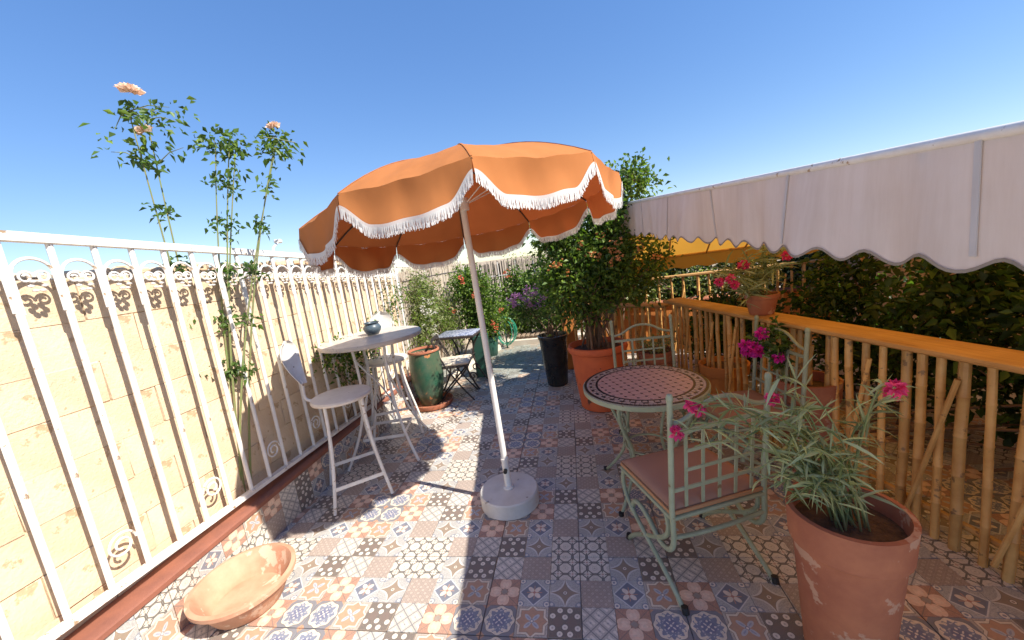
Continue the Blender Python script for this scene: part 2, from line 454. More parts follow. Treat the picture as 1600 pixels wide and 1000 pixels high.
M['bamboo'] = mat('bamboo', (0.72, 0.43, 0.15), 0.45, (0.58, 0.30, 0.09), 9, third=((0.30, 0.17, 0.07), 14, 0.60), bs=0.15, bscale=50, island=True)
def grain(name, a, b2, dark):
    mt, nt, b = new_mat(name)
    tc = nt.nodes.new('ShaderNodeTexCoord'); mp = nt.nodes.new('ShaderNodeMapping'); mp.inputs['Scale'].default_value = (1.2, 26, 26)
    nt.links.new(tc.outputs['Object'], mp.inputs[0])
    n = noise(nt, 2.5, 6, 0.7, vec=mp.outputs[0]); r = ramp(nt, n.outputs[0], [(0.28, dark), (0.42, b2), (0.66, a)])
    n2 = noise(nt, 3.0, 4); r2 = ramp(nt, n2.outputs[0], [(0.4, (1, 1, 1)), (0.75, (0.68, 0.62, 0.56))])
    nt.links.new(mixc(nt, 1.0, r.outputs[0], r2.outputs[0], 'MULTIPLY'), b.inputs['Base Color'])
    b.inputs['Roughness'].default_value = 0.6; bump(nt, b, n.outputs[0], 0.35, 0.004)
    return mt
M['plank'] = grain('plank_wood', (0.66, 0.39, 0.14), (0.52, 0.27, 0.085), (0.25, 0.12, 0.04))
M['ochre'] = mat('ochre_paint', (0.58, 0.22, 0.045), 0.7, (0.48, 0.17, 0.04), 5, bs=0.3, bscale=30)
M['reed'] = mat('reed', (0.62, 0.54, 0.43), 0.85, (0.44, 0.35, 0.25), 20, third=((0.16, 0.11, 0.07), 9, 0.60))
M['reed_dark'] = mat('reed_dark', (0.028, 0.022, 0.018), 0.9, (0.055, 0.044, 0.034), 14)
M['soil'] = mat('soil', (0.06, 0.035, 0.022), 0.95, (0.13, 0.075, 0.045), 30, bs=0.8, bscale=60, bdist=0.015)
M['drystuff'] = mat('bark_chips', (0.34, 0.15, 0.085), 0.9, (0.20, 0.09, 0.055), 30, bs=0.8, bscale=60)
M['bark'] = mat('bark', (0.20, 0.12, 0.075), 0.9, (0.13, 0.085, 0.055), 20, bs=0.6, bscale=60)
M['greenstem'] = mat('green_stem', (0.16, 0.22, 0.07), 0.6, (0.22, 0.20, 0.09), 20)
M['pale_stone'] = mat('pale_stone', (0.66, 0.58, 0.48), 0.85, (0.56, 0.47, 0.37), 5, bs=0.4, bscale=40)
M['green_floor'] = mat('green_floor_paint', (0.125, 0.15, 0.128), 0.7, (0.21, 0.215, 0.195), 5, amt=(0.38, 0.62), third=((0.075, 0.09, 0.08), 9, 0.58), bs=0.3, bscale=60)
M['hose'] = mat('hose_green', (0.02, 0.30, 0.17), 0.35, (0.03, 0.24, 0.16), 9)
M['wood'] = mat('weathered_wood', (0.30, 0.22, 0.15), 0.85, (0.22, 0.15, 0.10), 12, bs=0.4, bscale=50)
M['ground'] = mat('dry_ground', (0.40, 0.31, 0.21), 0.95, (0.30, 0.23, 0.15), 0.4, bs=0.3, bscale=5)
M['plaster'] = mat('plaster', (0.58, 0.42, 0.28), 0.9, (0.50, 0.34, 0.22), 2, bs=0.4, bscale=30)
M['pink_tess'] = mat('pink_tessera', (0.54, 0.37, 0.35), 0.35, (0.48, 0.31, 0.30), 30)
M['dark_tess'] = mat('dark_tessera', (0.03, 0.022, 0.025), 0.3, (0.05, 0.03, 0.03), 30)
M['tess_mix'] = mat('pale_tessera', (0.50, 0.42, 0.38), 0.35, (0.40, 0.32, 0.30), 40)
M['mosaic_blue'] = mat('mosaic_blue', (0.40, 0.42, 0.48), 0.3, (0.12, 0.14, 0.22), 45, amt=(0.47, 0.53))
M['leaf_mid'] = leafmat('leaf_mid', (0.030, 0.060, 0.012), (0.075, 0.135, 0.026))
M['leaf_bright'] = leafmat('leaf_bright', (0.06, 0.11, 0.015), (0.15, 0.22, 0.035))
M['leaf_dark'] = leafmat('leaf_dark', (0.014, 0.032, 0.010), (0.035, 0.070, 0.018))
M['leaf_olive'] = leafmat('leaf_olive', (0.09, 0.10, 0.035), (0.20, 0.22, 0.09))
M['leaf_silver'] = leafmat('leaf_silver', (0.14, 0.19, 0.08), (0.34, 0.38, 0.22), 0.25)
M['leaf_pale'] = leafmat('leaf_pale', (0.12, 0.16, 0.06), (0.30, 0.33, 0.15))
def petal(name, a, b): return leafmat(name, a, b, 0.0 if False else 0.3, 0.6)
def petalmat(name, a, bcol):
    mt = leafmat(name, a, bcol, 0.28, 0.7)
    for n in mt.node_tree.nodes:
        if n.type == 'MIX': n.inputs[7].default_value = (1.1, 1.0, 0.95, 1)
    return mt
M['pet_orange'] = petalmat('petal_orange', (0.55, 0.20, 0.06), (0.70, 0.34, 0.13))
M['pet_coral'] = petalmat('petal_coral', (0.60, 0.09, 0.05), (0.72, 0.20, 0.11))
M['pet_purple'] = petalmat('petal_purple', (0.36, 0.14, 0.32), (0.52, 0.27, 0.46))
M['pet_white'] = petalmat('petal_white', (0.74, 0.70, 0.62), (0.80, 0.78, 0.72))
M['pet_pink'] = petalmat('petal_pink', (0.66, 0.03, 0.16), (0.80, 0.10, 0.28))
M['pet_magenta'] = petalmat('petal_magenta', (0.55, 0.015, 0.26), (0.72, 0.04, 0.42))
M['pet_peach'] = petalmat('petal_peach', (0.80, 0.52, 0.36), (0.85, 0.68, 0.55))

# ------------------------------------------------------------------ ground and tiled floor
T = 0.15
FX, FY = -0.408, 1.389        # a corner of the pattern lattice
g = MB(); g.add([(-3000, -3000, -3.6), (3000, -3000, -3.6), (3000, 3000, -3.6), (-3000, 3000, -3.6)], [(0, 1, 2, 3)])
tag(g.build('ground', M['ground'], smooth=None), kind='structure')
fl = MB(); fl.box((0.45, 3.05, -0.128), (5.3, 8.0, 0.25))
floor = tag(fl.build('floor', M['grout'], smooth=None), kind='structure')

def cell_size(i, j):
    """edges of a cell: wide joint on every third line"""
    g0, g1 = 0.0006, 0.0022
    x0 = g1 if (i-2) % 3 == 0 else g0; x1 = g1 if (i+1-2) % 3 == 0 else g0
    y0 = g1 if j % 3 == 0 else g0; y1 = g1 if (j+1) % 3 == 0 else g0
    return x0, T-x1, y0, T-y1

def tile_geo(x0, x1, y0, y1, z0, z1, ox=0, oy=0):
    b = 0.0011
    v = [(x0, y0, z0), (x1, y0, z0), (x1, y1, z0), (x0, y1, z0),
         (x0, y0, z1-b), (x1, y0, z1-b), (x1, y1, z1-b), (x0, y1, z1-b),
         (x0+b, y0+b, z1), (x1-b, y0+b, z1), (x1-b, y1-b, z1), (x0+b, y1-b, z1)]
    f = [(8, 9, 10, 11), (4, 5, 9, 8), (5, 6, 10, 9), (6, 7, 11, 10), (7, 4, 8, 11), (0, 1, 5, 4), (1, 2, 6, 5), (2, 3, 7, 6), (3, 0, 4, 7)]
    uv = [((v[i][0])/T, (v[i][1])/T) for q in f for i in q]
    return [(a+ox, c+oy, d) for a, c, d in v], f, uv

tile_cache = {}
def tile_mesh(kind, i, j, z0=-0.003, z1=0.006):
    key = (kind, i % 3, j % 3)
    if key not in tile_cache:
        mb = MB(); v, f, uv = tile_geo(*cell_size(i, j), z0, z1); mb.add(v, f); mb.uv = uv
        tile_cache[key] = mb.mesh('tile', TM[kind])
    return tile_cache[key]

cells = []
fwv, xv, yv = fw, cx_, cy_
def cam_px(p):
    d = Vector(p)-Vector((0, 0, EYE)); z = d.dot(fw)
    if z < 0.05: return None
    return 794+d.dot(cx_)/z*600, 500-d.dot(cy_)/z*600, z
XL = -2.10
for j in range(-9, 40):
    for i in range(-12, 24):
        x, y = FX+i*T, FY+j*T
        if x+T > 3.0 or y+T > 6.95 or x < XL-T: continue
        pc = cam_px((x+T/2, y+T/2, 0))
        vis = pc is not None and -60 < pc[0] < 1660 and pc[1] < 1060
        cells.append((0 if vis else 1, pc[2] if pc else 99, i, j))
cells.sort()
near = cells[:300]; rest = cells[300:]
rr = random.Random(3)
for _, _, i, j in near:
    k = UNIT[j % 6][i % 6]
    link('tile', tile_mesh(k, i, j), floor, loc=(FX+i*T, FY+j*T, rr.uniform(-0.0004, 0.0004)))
far = MB(); far.uv = []; fm = []
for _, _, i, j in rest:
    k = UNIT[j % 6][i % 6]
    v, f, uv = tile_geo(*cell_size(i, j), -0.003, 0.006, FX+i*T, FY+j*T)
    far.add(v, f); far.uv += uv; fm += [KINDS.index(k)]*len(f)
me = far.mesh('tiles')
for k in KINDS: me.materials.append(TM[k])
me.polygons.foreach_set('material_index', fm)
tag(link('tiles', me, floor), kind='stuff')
# the pale kerb that closes the far end
kb = MB(); kb.box((-0.65, 6.96, 0.05), (2.6, 0.16, 0.12), bev=0.012)
tag(kb.build('kerb', M['pale_stone']), kind='structure')
kb = MB(); kb.box((-1.64, 5.9, 0.045), (0.14, 1.76, 0.11), rz=-0.22, bev=0.012)
tag(kb.build('kerb', M['pale_stone']), kind='structure')

# ------------------------------------------------------------------ left: low tiled parapet, block wall, white railing
par = empty('parapet', (-2.17, 2.2, 0), 0, 'low parapet clad in patchwork tiles with a red ledge under the white railing', 'parapet')
def P_(o, x, y, z): return (x-o.location.x, y-o.location.y, z-o.location.z)
b = MB(); b.box(P_(par, -2.19, 2.15, 0.115), (0.16, 5.0, 0.30)); b.build('core', M['grout'], par, smooth=None)
b = MB(); b.box(P_(par, -2.185, 2.15, 0.285), (0.19, 5.0, 0.035), bev=0.006); b.build('ledge', M['ledge'], par)
for c in range(33):
    for r_ in range(2):
        k = UNIT[(r_*2+4+(c//3)) % 6][(c+r_*3) % 6]
        # tile face looks to +x: local x -> +y (world), local y -> +z, normal +x
        if r_ == 1:
            sc = (1, 0.79, 1)
        else: sc = (1, 1, 1)
        o = link('tile', tile_mesh(k, c, r_, ), par, loc=P_(par, -2.108, -0.30+c*T, 0.0+r_*T), rot=(PI/2, 0, PI/2), scale=sc)

wall = empty('block_wall', (-2.5, 2.1, 0), 0, 'sand coloured block wall standing behind the white railing', 'wall')
b = MB(); b.box(P_(wall, -2.357, 1.9, 0.80), (0.20, 5.6, 2.0)); b.build('mortar_core', M['mortar'], wall, smooth=None)
blk = []
for q in range(5):
    bb = MB(); L = 0.40
    bb.box((0, 0, 0), (0.03, L-0.003, 0.198), bev=0.003)
    rq = random.Random(q)
    bb.v = [(x+rq.uniform(-.003, .003), y+rq.uniform(-.004, .004), z+rq.uniform(-.004, .004)) for x, y, z in bb.v]
    blk.append(bb.mesh('block', M['block'], 30))
rb = random.Random(11)
for r_ in range(9):
    off = 0.2 if r_ % 2 else 0
    for c in range(14):
        y = -0.75+off+c*0.4
        if y > 4.52: continue
        link('block', rb.choice(blk), wall, loc=P_(wall, -2.262+rb.uniform(-0.002, 0.002), y, 0.10+r_*0.2), rot=(0, 0, rb.uniform(-.01, .01)))
cp = MB()
for i in range(110):
    y = -0.85+i*0.0505; s_ = rb.uniform(0.02, 0.045)
    cp.box((0.16+rb.uniform(-.06, .06), y-2.1, 1.81+rb.uniform(0, .025)), (s_*2.0, s_*1.6, s_*1.4), rz=rb.uniform(0, 3), bev=s_*0.3)
tag(cp.build('pebble_topping', M['block'], wall), kind='stuff')

rail = empty('railing', (-2.17, 2.2, 0.30), 0, 'white wrought iron railing with arches and rosettes along the parapet', 'railing')
def rz_top(y): return 1.885-0.062*(y-2.6)
def rz_bot(y): return 0.355-0.035*(y-2.2)
RX = -2.165
b = MB()
p0, p1 = (-0.3, 4.68)
for z_, hw, hh in ((rz_top, 0.022, 0.019), (rz_bot, 0.022, 0.012)):
    vs = []
    for y in (p0, p1):
        for dx, dz in ((-hw, -hh), (hw, -hh), (hw, hh), (-hw, hh)): vs.append(P_(rail, RX+dx, y, z_(y)+dz))
    nm = 'top_rail' if z_ is rz_top else 'bottom_rail'
    MB().add(vs, [(3, 2, 1, 0), (4, 5, 6, 7), (0, 1, 5, 4), (1, 2, 6, 5), (2, 3, 7, 6), (3, 0, 4, 7)]).build(nm, M['white'], rail, smooth=None)
SP = 0.155
barm = MB().tube([(0, 0, 0), (0, 0, 1)], 0.0125, 8).mesh('bar', M['white'], 40)
arch = MB(); hw = SP/2-0.012
arch.tube([(0, -hw, -0.16)]+[(0, -hw*math.cos(t*PI/12), hw*math.sin(t*PI/12)) for t in range(13)]+[(0, hw, -0.16)], 0.007, 6)
archm = arch.mesh('arch', M['white'], 40)
ros = MB()
for sgn in (-1, 1):
    pts = []
    for t in range(22):
        a = t*0.42; rad = 0.026*(1-t/30)
        pts.append((0, sgn*(0.027-rad*math.cos(a)*1.0), 0.004+rad*math.sin(a)-0.0))
    ros.tube(pts, 0.0048, 6)
for k in range(6):
    a = k*PI/3
    ros.lathe([(0, -0.006), (0.011, -0.002), (0.012, 0.003), (0, 0.008)], 8, (0.006, 0.022*math.cos(a), -0.034+0.022*math.sin(a)))
rosm = ros.mesh('rosette', M['white'], 50)
scr = MB(); pts = []
for t in range(40):
    a = t*0.28; rad = 0.062*(1-t/52)
    pts.append((0, rad*math.cos(a), rad*math.sin(a)))
scr.tube(pts, 0.0055, 6)
scrm = scr.mesh('scroll', M['white'], 50)
y = -0.2; k = 0
while y < 4.62:
    zb, zt = rz_bot(y), rz_top(y)
    link('bar', barm, rail, loc=P_(rail, RX, y, zb+0.01), scale=(1, 1, zt-zb-0.02))
    if y+SP < 4.64:
        zc = rz_top(y+SP/2)-0.15
        link('arch', archm, rail, loc=P_(rail, RX, y+SP/2, zc))
        link('rosette', rosm, rail, loc=P_(rail, RX, y+SP/2, zc-0.015))
        if k % 3 == 0:
            link('scroll', scrm, rail, loc=P_(rail, RX, y+SP/2, rz_bot(y)+0.17), rot=(0, 0, 0 if k % 2 else PI))
    y += SP; k += 1
# small flood lamp on the top rail
lam = empty('flood_lamp', (-2.2, 2.66, 1.905), 0.4, 'small white lamp on an angled arm above the white railing', 'lamp')
MB().tube([(0, 0, 0), (0.0, 0.02, 0.03), (0.02, 0.09, 0.075)], 0.008, 8).build('arm', M['white'], lam)
b = MB(); b.box((0.02, 0.105, 0.085), (0.05, 0.05, 0.03), bev=0.006); b.build('lamp_head', M['white'], lam)

# ------------------------------------------------------------------ parasol
UC = Vector((-0.577, 2.311, 1.932)); UR = 0.90
nrm = Vector((math.sin(-0.0864), math.sin(0.0691), 1)).normalized()
uu_ = Vector((0, 1, 0)).cross(nrm).normalized(); vv_ = nrm.cross(uu_)
PH = 3.7604; NP = 10
BASE = Vector((-0.557, 2.32, 0.006))
um = empty('parasol', BASE, 0, 'orange fringed parasol on a white pole with a round white base', 'parasol')
RISE = 0.285
def ucan(r, a, sag=0.0):
    """point on the canopy: r 0..1 along rib direction, angle a"""
    return UC + (uu_*math.cos(a)+vv_*math.sin(a))*UR*r + nrm*(RISE*(1-r**2.1)-sag)
def upt(fr, s, k):
    """fr radial 0..1, s 0..1 across panel k : flat chord between ribs, slight sag"""
    a0, a1 = PH+k*2*PI/NP, PH+(k+1)*2*PI/NP
    A, B = ucan(fr, a0), ucan(fr, a1)
    sg = 0.016*fr*math.sin(PI*s)+0.004*math.sin(s*19+k*2)*fr*fr*math.sin(PI*s)
    return A.lerp(B, s)-nrm*sg
NS, NR = 16, 12
def vdrop(s): q = min(1.0, min(s, 1-s)/0.21); return 0.060+0.078*q*q*(3-2*q)+0.020*math.sin(PI*s)
for k in range(NP):
    b = MB(); vs = []; fs = []
    for i in range(NR+1):
        for j in range(NS+1):
            vs.append(upt(i/NR, j/NS, k)-BASE)
    for i in range(NR):
        for j in range(NS):
            a = i*(NS+1)+j; fs.append((a, a+NS+1, a+NS+2, a+1))
    b.add(vs, fs); b.build('canopy_panel', M['canopy'], um, smooth=60)
    # valance: hangs from the rim with soft folds
    b = MB(); vs = []; fs = []; NSV, NV = 36, 7
    am = PH+(k+0.5)*2*PI/NP; out = (uu_*math.cos(am)+vv_*math.sin(am))
    rk = random.Random(40+k); ph1, ph2, am1 = rk.uniform(0, 6), rk.uniform(0, 6), rk.uniform(1.0, 1.9)
    def vpt(s, t, lift=0.0, k=k, out=out, ph1=ph1, ph2=ph2, am1=am1):
        p = upt(1.0, s, k); d = vdrop(s)
        fold = am1*(0.007*math.sin(s*17+ph1)+0.010*math.sin(s*9+ph2+t*1.2))*t*math.sin(PI*s)
        return p + out*(0.010*t+fold+lift-0.012*math.sin(PI*t)*math.sin(PI*s)) - Vector((0, 0, 1))*d*t*0.93 - nrm*d*t*0.07
    for i in range(NV+1):
        for j in range(NSV+1): vs.append(vpt(j/NSV, i/NV)-BASE)
    for i in range(NV):
        for j in range(NSV):
            a = i*(NSV+1)+j; fs.append((a, a+NSV+1, a+NSV+2, a+1))
    b.add(vs, fs); val = b.build('valance', M['canopy'], um, smooth=60)
    # trim tape + fringe strands
    b = MB(); vs = []; fs = []
    for j in range(NSV*2+1):
        s = j/(NSV*2); e = vpt(s, 1.0, 0.003)-BASE
        vs += [e+Vector((0, 0, 0.012)), e-Vector((0, 0, 0.007))]
    for j in range(NSV*2): fs.append((2*j, 2*j+1, 2*j+3, 2*j+2))
    b.add(vs, fs); b.build('trim_tape', M['trim'], val, smooth=60)
    b = MB()
    nst = 165
    for j in range(nst):
        s = (j+0.5)/nst; p = vpt(s, 1.0, 0.004)-BASE
        tg = (vpt(min(1, s+0.01), 1.0)-vpt(max(0, s-0.01), 1.0)).normalized()
        L = 0.041+rk.uniform(-0.005, 0.004); wd = 0.0021
        q1 = p+Vector((rk.uniform(-.003, .003), rk.uniform(-.003, .003), -L*0.55)); q2 = p+out*rk.uniform(-.004, .006)+tg*rk.uniform(-.004, .004)+Vector((0, 0, -L))
        th = Vector((tg.x, tg.y, 0)).normalized() if Vector((tg.x, tg.y, 0)).length > 1e-3 else Vector((1, 0, 0))
        b.add([p-th*wd, p+th*wd, q1+th*wd*1.15, q1-th*wd*1.15, q2+th*wd*0.8, q2-th*wd*0.8], [(0, 1, 2, 3), (3, 2, 4, 5)])
    tag(b.build('fringe', M['trim'], val, smooth=None), kind='stuff')
    a0 = PH+k*2*PI/NP
    rp = [ucan(t/8, a0)-BASE-nrm*0.010 for t in range(1, 9)]
    MB().tube(rp, 0.0042, 6).build('rib', M['iron'], um)
    MB().tube([UC-BASE+nrm*0.05+(uu_*math.cos(a0)+vv_*math.sin(a0))*0.03, ucan(0.52, a0)-BASE-nrm*0.014], 0.0035, 6).build('stretcher', M['pole'], um)
    seam = [ucan(0.25+0.75*t/8, a0)-BASE+nrm*0.0015 for t in range(9)]
    MB().strap(seam, 0.008, 0.002, (uu_*-math.sin(a0)+vv_*math.cos(a0))).build('seam', M['canopy'], um)
top = UC+nrm*RISE-BASE
b = MB(); b.lathe([(0, 0.0), (0.19, 0.0), (0.197, 0.006), (0.197, 0.094), (0.190, 0.103), (0.02, 0.108), (0, 0.108)], 64)
b.build('base', M['basewhite'], um, smooth=35)
b = MB(); b.tube([(0, 0, 0.10), (0, 0, 0.315)], 0.0235, 20); b.build('socket', M['pole'], um)
b = MB(); b.lathe([(0.0235, 0), (0.036, 0.002), (0.034, 0.012), (0.0235, 0.016)], 24, (0, 0, 0.106)); b.build('collar', M['pole'], um)
b = MB(); b.tube([(0, 0, 0.30), top*0.5+Vector((0, 0, 0.15)), top], 0.0195, 16); b.build('pole', M['pole'], um)
b = MB(); b.tube([(0, -0.018, 0.245), (0.002, -0.045, 0.245)], 0.0135, 14); b.build('knob', M['black'], um)
b = MB(); b.tube([(0, 0, 0.305), (0, 0, 0.322)], 0.0265, 18); b.build('ferrule', M['pole'], um)
hub = UC-BASE+nrm*0.05
b = MB(); b.tube([hub-Vector((0, 0, 0.04)), hub+Vector((0, 0, 0.03))], 0.028, 14); b.build('runner', M['pole'], um)
b = MB(); b.lathe([(0.0, 0.05), (0.012, 0.045), (0.014, 0.02), (0.022, 0.0), (0, -0.01)], 14, top); b.build('finial', M['pole'], um)

# ------------------------------------------------------------------ bar stools and bar table
def bar_stool(loc, rz, label, turn=0.0):
    t = empty('bar_stool', loc, rz, label, 'bar stool', 'white metal bar stools')
    b = MB(); b.lathe([(0, 0.755), (0.20, 0.755), (0.212, 0.760), (0.215, 0.775), (0.208, 0.786), (0.10, 0.790), (0, 0.790)], 48); b.build('seat', M['white_seat'], t)
    feet = {}
    for sx in (-1, 1):
        for sy in (-1, 1):
            top_ = Vector((sx*0.125, sy*0.125, 0.757)); ft = Vector((sx*0.20, sy*0.235, 0.006))
            pts = bez(top_, top_+Vector((sx*0.005, sy*0.005, -0.32)), ft+Vector((-sx*0.055, -sy*0.055, 0.33)), ft, 12)
            feet[(sx, sy)] = pts
            b = MB(); b.tube(pts, 0.0125, 10); b.build('leg', M['white'], t)
    def at(sx, sy, z):
        ps = feet[(sx, sy)]; return min(ps, key=lambda p: abs(p.z-z))
    for sy in (-1, 1):
        a, c = at(-1, sy, 0.17), at(1, sy, 0.17)
        b = MB(); b.strap([a+Vector((0, 0, 0.17-a.z)), c+Vector((0, 0, 0.17-c.z))], 0.026, 0.008, (0, 0, 1)); b.build('footrest', M['white'], t)
    for sx in (-1, 1):
        a, c = at(sx, -1, 0.27), at(sx, 1, 0.27)
        b = MB(); b.strap([a, c], 0.024, 0.006, (0, 0, 1)); b.build('stretcher', M['white'], t)
    b = MB(); pts = bez((-0.19, 0, 0.768), (-0.33, 0, 0.74), (-0.24, 0, 0.90), (-0.275, 0, 0.93), 12); b.tube(pts, 0.0115, 10); b.build('back_stem', M['white'], t, rot=(0, 0, turn))
    # spoon shaped back plate, slightly dished
    b = MB(); vs = []; n = 14; mrows = 12
    for i in range(mrows+1):
        f = i/mrows; z = 0.90+f*0.34
        hwid = 0.035+0.085*math.sin(min(1, f*1.25)*PI/2)
        if f > 0.62: hwid *= math.sqrt(max(0.0, 1-((f-0.62)/0.385)**2))
        for j in range(n+1):
            s = -1+2*j/n
            vs.append((-0.27-0.06*f-0.02*math.sin(f*PI)+0.022*(s*s), s*hwid, z))
    fs = [(i*(n+1)+j, i*(n+1)+j+1, (i+1)*(n+1)+j+1, (i+1)*(n+1)+j) for i in range(mrows) for j in range(n)]
    q = len(vs); vs2 = [(x-0.006, y_, z) for x, y_, z in vs]
    fs2 = [tuple(q+i for i in reversed(f)) for f in fs]
    rim = []
    bd = [j for j in range(n+1)]+[i*(n+1)+n for i in range(1, mrows+1)]+[mrows*(n+1)+j for j in range(n-1, -1, -1)]+[i*(n+1) for i in range(mrows-1, 0, -1)]
    for a, c in zip(bd, bd[1:]+bd[:1]): rim.append((c, a, a+q, c+q))
    b.add(vs+vs2, fs+fs2+rim); b.build('back_plate', M['white'], t, smooth=50, rot=(0, 0, turn))
    return t
bar_stool((-1.78, 2.51, 0.006), R(37), 'white metal bar stool with spoon back in the parasol shade by the parapet', R(-27))
bar_stool((-1.92, 3.52, 0.006), R(-66), 'white metal bar stool pushed under the far side of the bar table')

bt = empty('bar_table', (-1.815, 3.14, 0.006), R(12), 'tall round white metal bar table holding a slate blue bowl', 'table')
b = MB(); b.lathe([(0, 1.055), (0.43, 1.055), (0.442, 1.060), (0.445, 1.082), (0.438, 1.094), (0.2, 1.097), (0, 1.097)], 64)
bt_top = mat('bar_top_paint', (0.46, 0.40, 0.34), 0.4, (0.58, 0.51, 0.44), 9, third=((0.30, 0.23, 0.18), 25, 0.63), bs=0.15, bscale=80)
b.build('table_top', bt_top, bt)
for k in range(4):
    a = k*PI/2+PI/4; d = Vector((math.cos(a), math.sin(a), 0))
    pts = bez(d*0.20+Vector((0, 0, 1.056)), d*0.16+Vector((0, 0, 0.70)), d*0.14+Vector((0, 0, 0.40)), d*0.43+Vector((0, 0, 0.0)), 14)
    b = MB(); b.tube(pts, 0.0125, 10); b.build('leg', M['white'], bt)
for k in range(4):
    a0, a1 = k*PI/2+PI/4, (k+1)*PI/2+PI/4
    A = Vector((math.cos(a0), math.sin(a0), 0)); B = Vector((math.cos(a1), math.sin(a1), 0))
    b = MB(); b.strap([A*0.255+Vector((0, 0, 0.20)), B*0.255+Vector((0, 0, 0.20))], 0.026, 0.006, (0, 0, 1)); b.build('stretcher', M['white'], bt)
    b = MB(); b.strap(bez(A*0.175+Vector((0, 0, 0.90)), A*0.10+B*0.02+Vector((0, 0, 0.76)), B*0.10+A*0.02+Vector((0, 0, 0.68)), B*0.19+Vector((0, 0, 0.45)), 10), 0.024, 0.006, (A-B).cross(Vector((0, 0, 1)))); b.build('brace', M['white'], bt)

bw = empty('bowl', (-1.82, 3.20, 1.1035), 0, 'small slate blue ceramic bowl on the bar table', 'bowl')
b = MB(); b.lathe([(0, 0.0), (0.042, 0.0), (0.050, 0.004), (0.074, 0.040), (0.079, 0.062), (0.066, 0.088), (0.058, 0.096), (0.063, 0.108), (0.060, 0.110), (0.053, 0.098), (0.066, 0.066), (0.045, 0.014), (0, 0.010)], 40); b.build('body', M['blue_pot'], bw)
b = MB(); b.lathe([(0.058, 0.104), (0.070, 0.111), (0.069, 0.115), (0.057, 0.111)], 36); b.build('rim', M['blue_pot'], bw)

# ------------------------------------------------------------------ pots
def chips(rad, z, n, rnd, s=(0.012, 0.03)):
    b = MB()
    for _ in range(n):
        a = rnd.uniform(0, 2*PI); r_ = rad*math.sqrt(rnd.random()); s_ = rnd.uniform(*s)
        b.box((r_*math.cos(a), r_*math.sin(a), z+rnd.uniform(-0.005, 0.02)), (s_*1.7, s_, s_*0.7), rz=rnd.uniform(0, 3), bev=s_*0.2)
    return b
gpot = empty('green_urn', (-1.80, 4.20, 0.036), 0, 'tall green glazed urn with chipped orange spots standing in a terracotta saucer', 'pot')
b = MB(); b.lathe([(0, 0), (0.115, 0), (0.125, 0.01), (0.165, 0.16), (0.193, 0.33), (0.192, 0.46), (0.178, 0.58), (0.172, 0.63), (0.180, 0.640), (0.182, 0.652), (0.168, 0.655), (0.160, 0.62), (0.16, 0.56), (0, 0.56)], 56, wob=0.006); b.build('body', M['green_glaze'], gpot)
b = MB(); b.lathe([(0.158, 0.640), (0.165, 0.662), (0.180, 0.664), (0.186, 0.652), (0.184, 0.640)], 56, wob=0.006); b.build('rim', M['terra'], gpot)
chips(0.15, 0.60, 120, random.Random(2)).build('bark_chips', M['drystuff'], gpot)
sc = empty('saucer', (-1.79, 4.20, 0.006), 0, 'wide terracotta saucer under the green urn', 'saucer')
b = MB(); b.lathe([(0, 0.0), (0.20, 0.0), (0.235, 0.012), (0.252, 0.055), (0.250, 0.066), (0.240, 0.066), (0.225, 0.028), (0, 0.028)], 56); b.build('dish', M['terra'], sc)
chips(0.215, 0.036, 60, random.Random(4), (0.008, 0.02)).build('debris', M['drystuff'], sc)

bpot = empty('black_planter', (-0.292, 4.62, 0.006), 0, 'tall black glazed planter holding the purple flowering bush', 'pot')
b = MB(); b.lathe([(0, 0), (0.115, 0), (0.125, 0.012), (0.152, 0.30), (0.170, 0.58), (0.186, 0.60), (0.187, 0.635), (0.172, 0.637), (0.158, 0.60), (0.155, 0.57), (0, 0.57)], 48); b.build('body', M['blackpot'], bpot)
b = MB(); b.lathe([(0, 0.600), (0.158, 0.592)], 30); b.build('soil', M['soil'], bpot)

opot = empty('orange_planter', (0.19, 3.88, 0.006), 0, 'large orange clay planter with dark scuffs holding the tall shrub', 'pot')
b = MB(); b.lathe([(0, 0), (0.200, 0), (0.215, 0.012), (0.248, 0.30), (0.262, 0.55), (0.268, 0.585), (0.292, 0.600), (0.300, 0.625), (0.292, 0.655), (0.272, 0.660), (0.252, 0.63), (0.245, 0.58), (0, 0.58)], 64, wob=0.004); b.build('body', M['orange_pot'], opot)
b = MB(); b.lathe([(0, 0.615), (0.252, 0.605)], 36); b.build('soil', M['soil'], opot)

tb = empty('terracotta_bowl', (-1.86, 1.52, 0.006), 0, 'low wide terracotta bowl standing on the sunlit floor', 'pot')
b = MB(); b.lathe([(0, 0), (0.15, 0), (0.165, 0.01), (0.222, 0.125), (0.245, 0.130), (0.247, 0.152), (0.226, 0.156), (0.214, 0.14), (0.16, 0.03), (0, 0.028)], 56); b.build('body', M['terra_pale'], tb)

# ------------------------------------------------------------------ cafe set by the fence
ct = empty('cafe_table', (-1.55, 4.86, 0.006), R(-4), 'small square table with blue and white mosaic top and black scrolled legs', 'table')
b = MB(); b.box((0, 0, 0.705), (0.56, 0.46, 0.03), bev=0.006); b.build('top_frame', M['iron'], ct)
b = MB(); b.box((0, 0, 0.722), (0.52, 0.42, 0.012), bev=0.002); b.build('mosaic_top', M['mosaic_blue'], ct)
for sx in (-1, 1):
    for sy in (-1, 1):
        pts = bez((sx*0.24, sy*0.19, 0.69), (sx*0.05, sy*0.16, 0.45), (sx*0.06, sy*0.16, 0.30), (sx*0.25, sy*0.20, 0.0), 12)
        b = MB(); b.tube(pts, 0.012, 8); b.build('leg', M['iron'], ct)
    b = MB(); b.tube([(sx*0.13, -0.17, 0.40), (sx*0.13, 0.17, 0.40)], 0.008, 6); b.build('stretcher', M['iron'], ct)
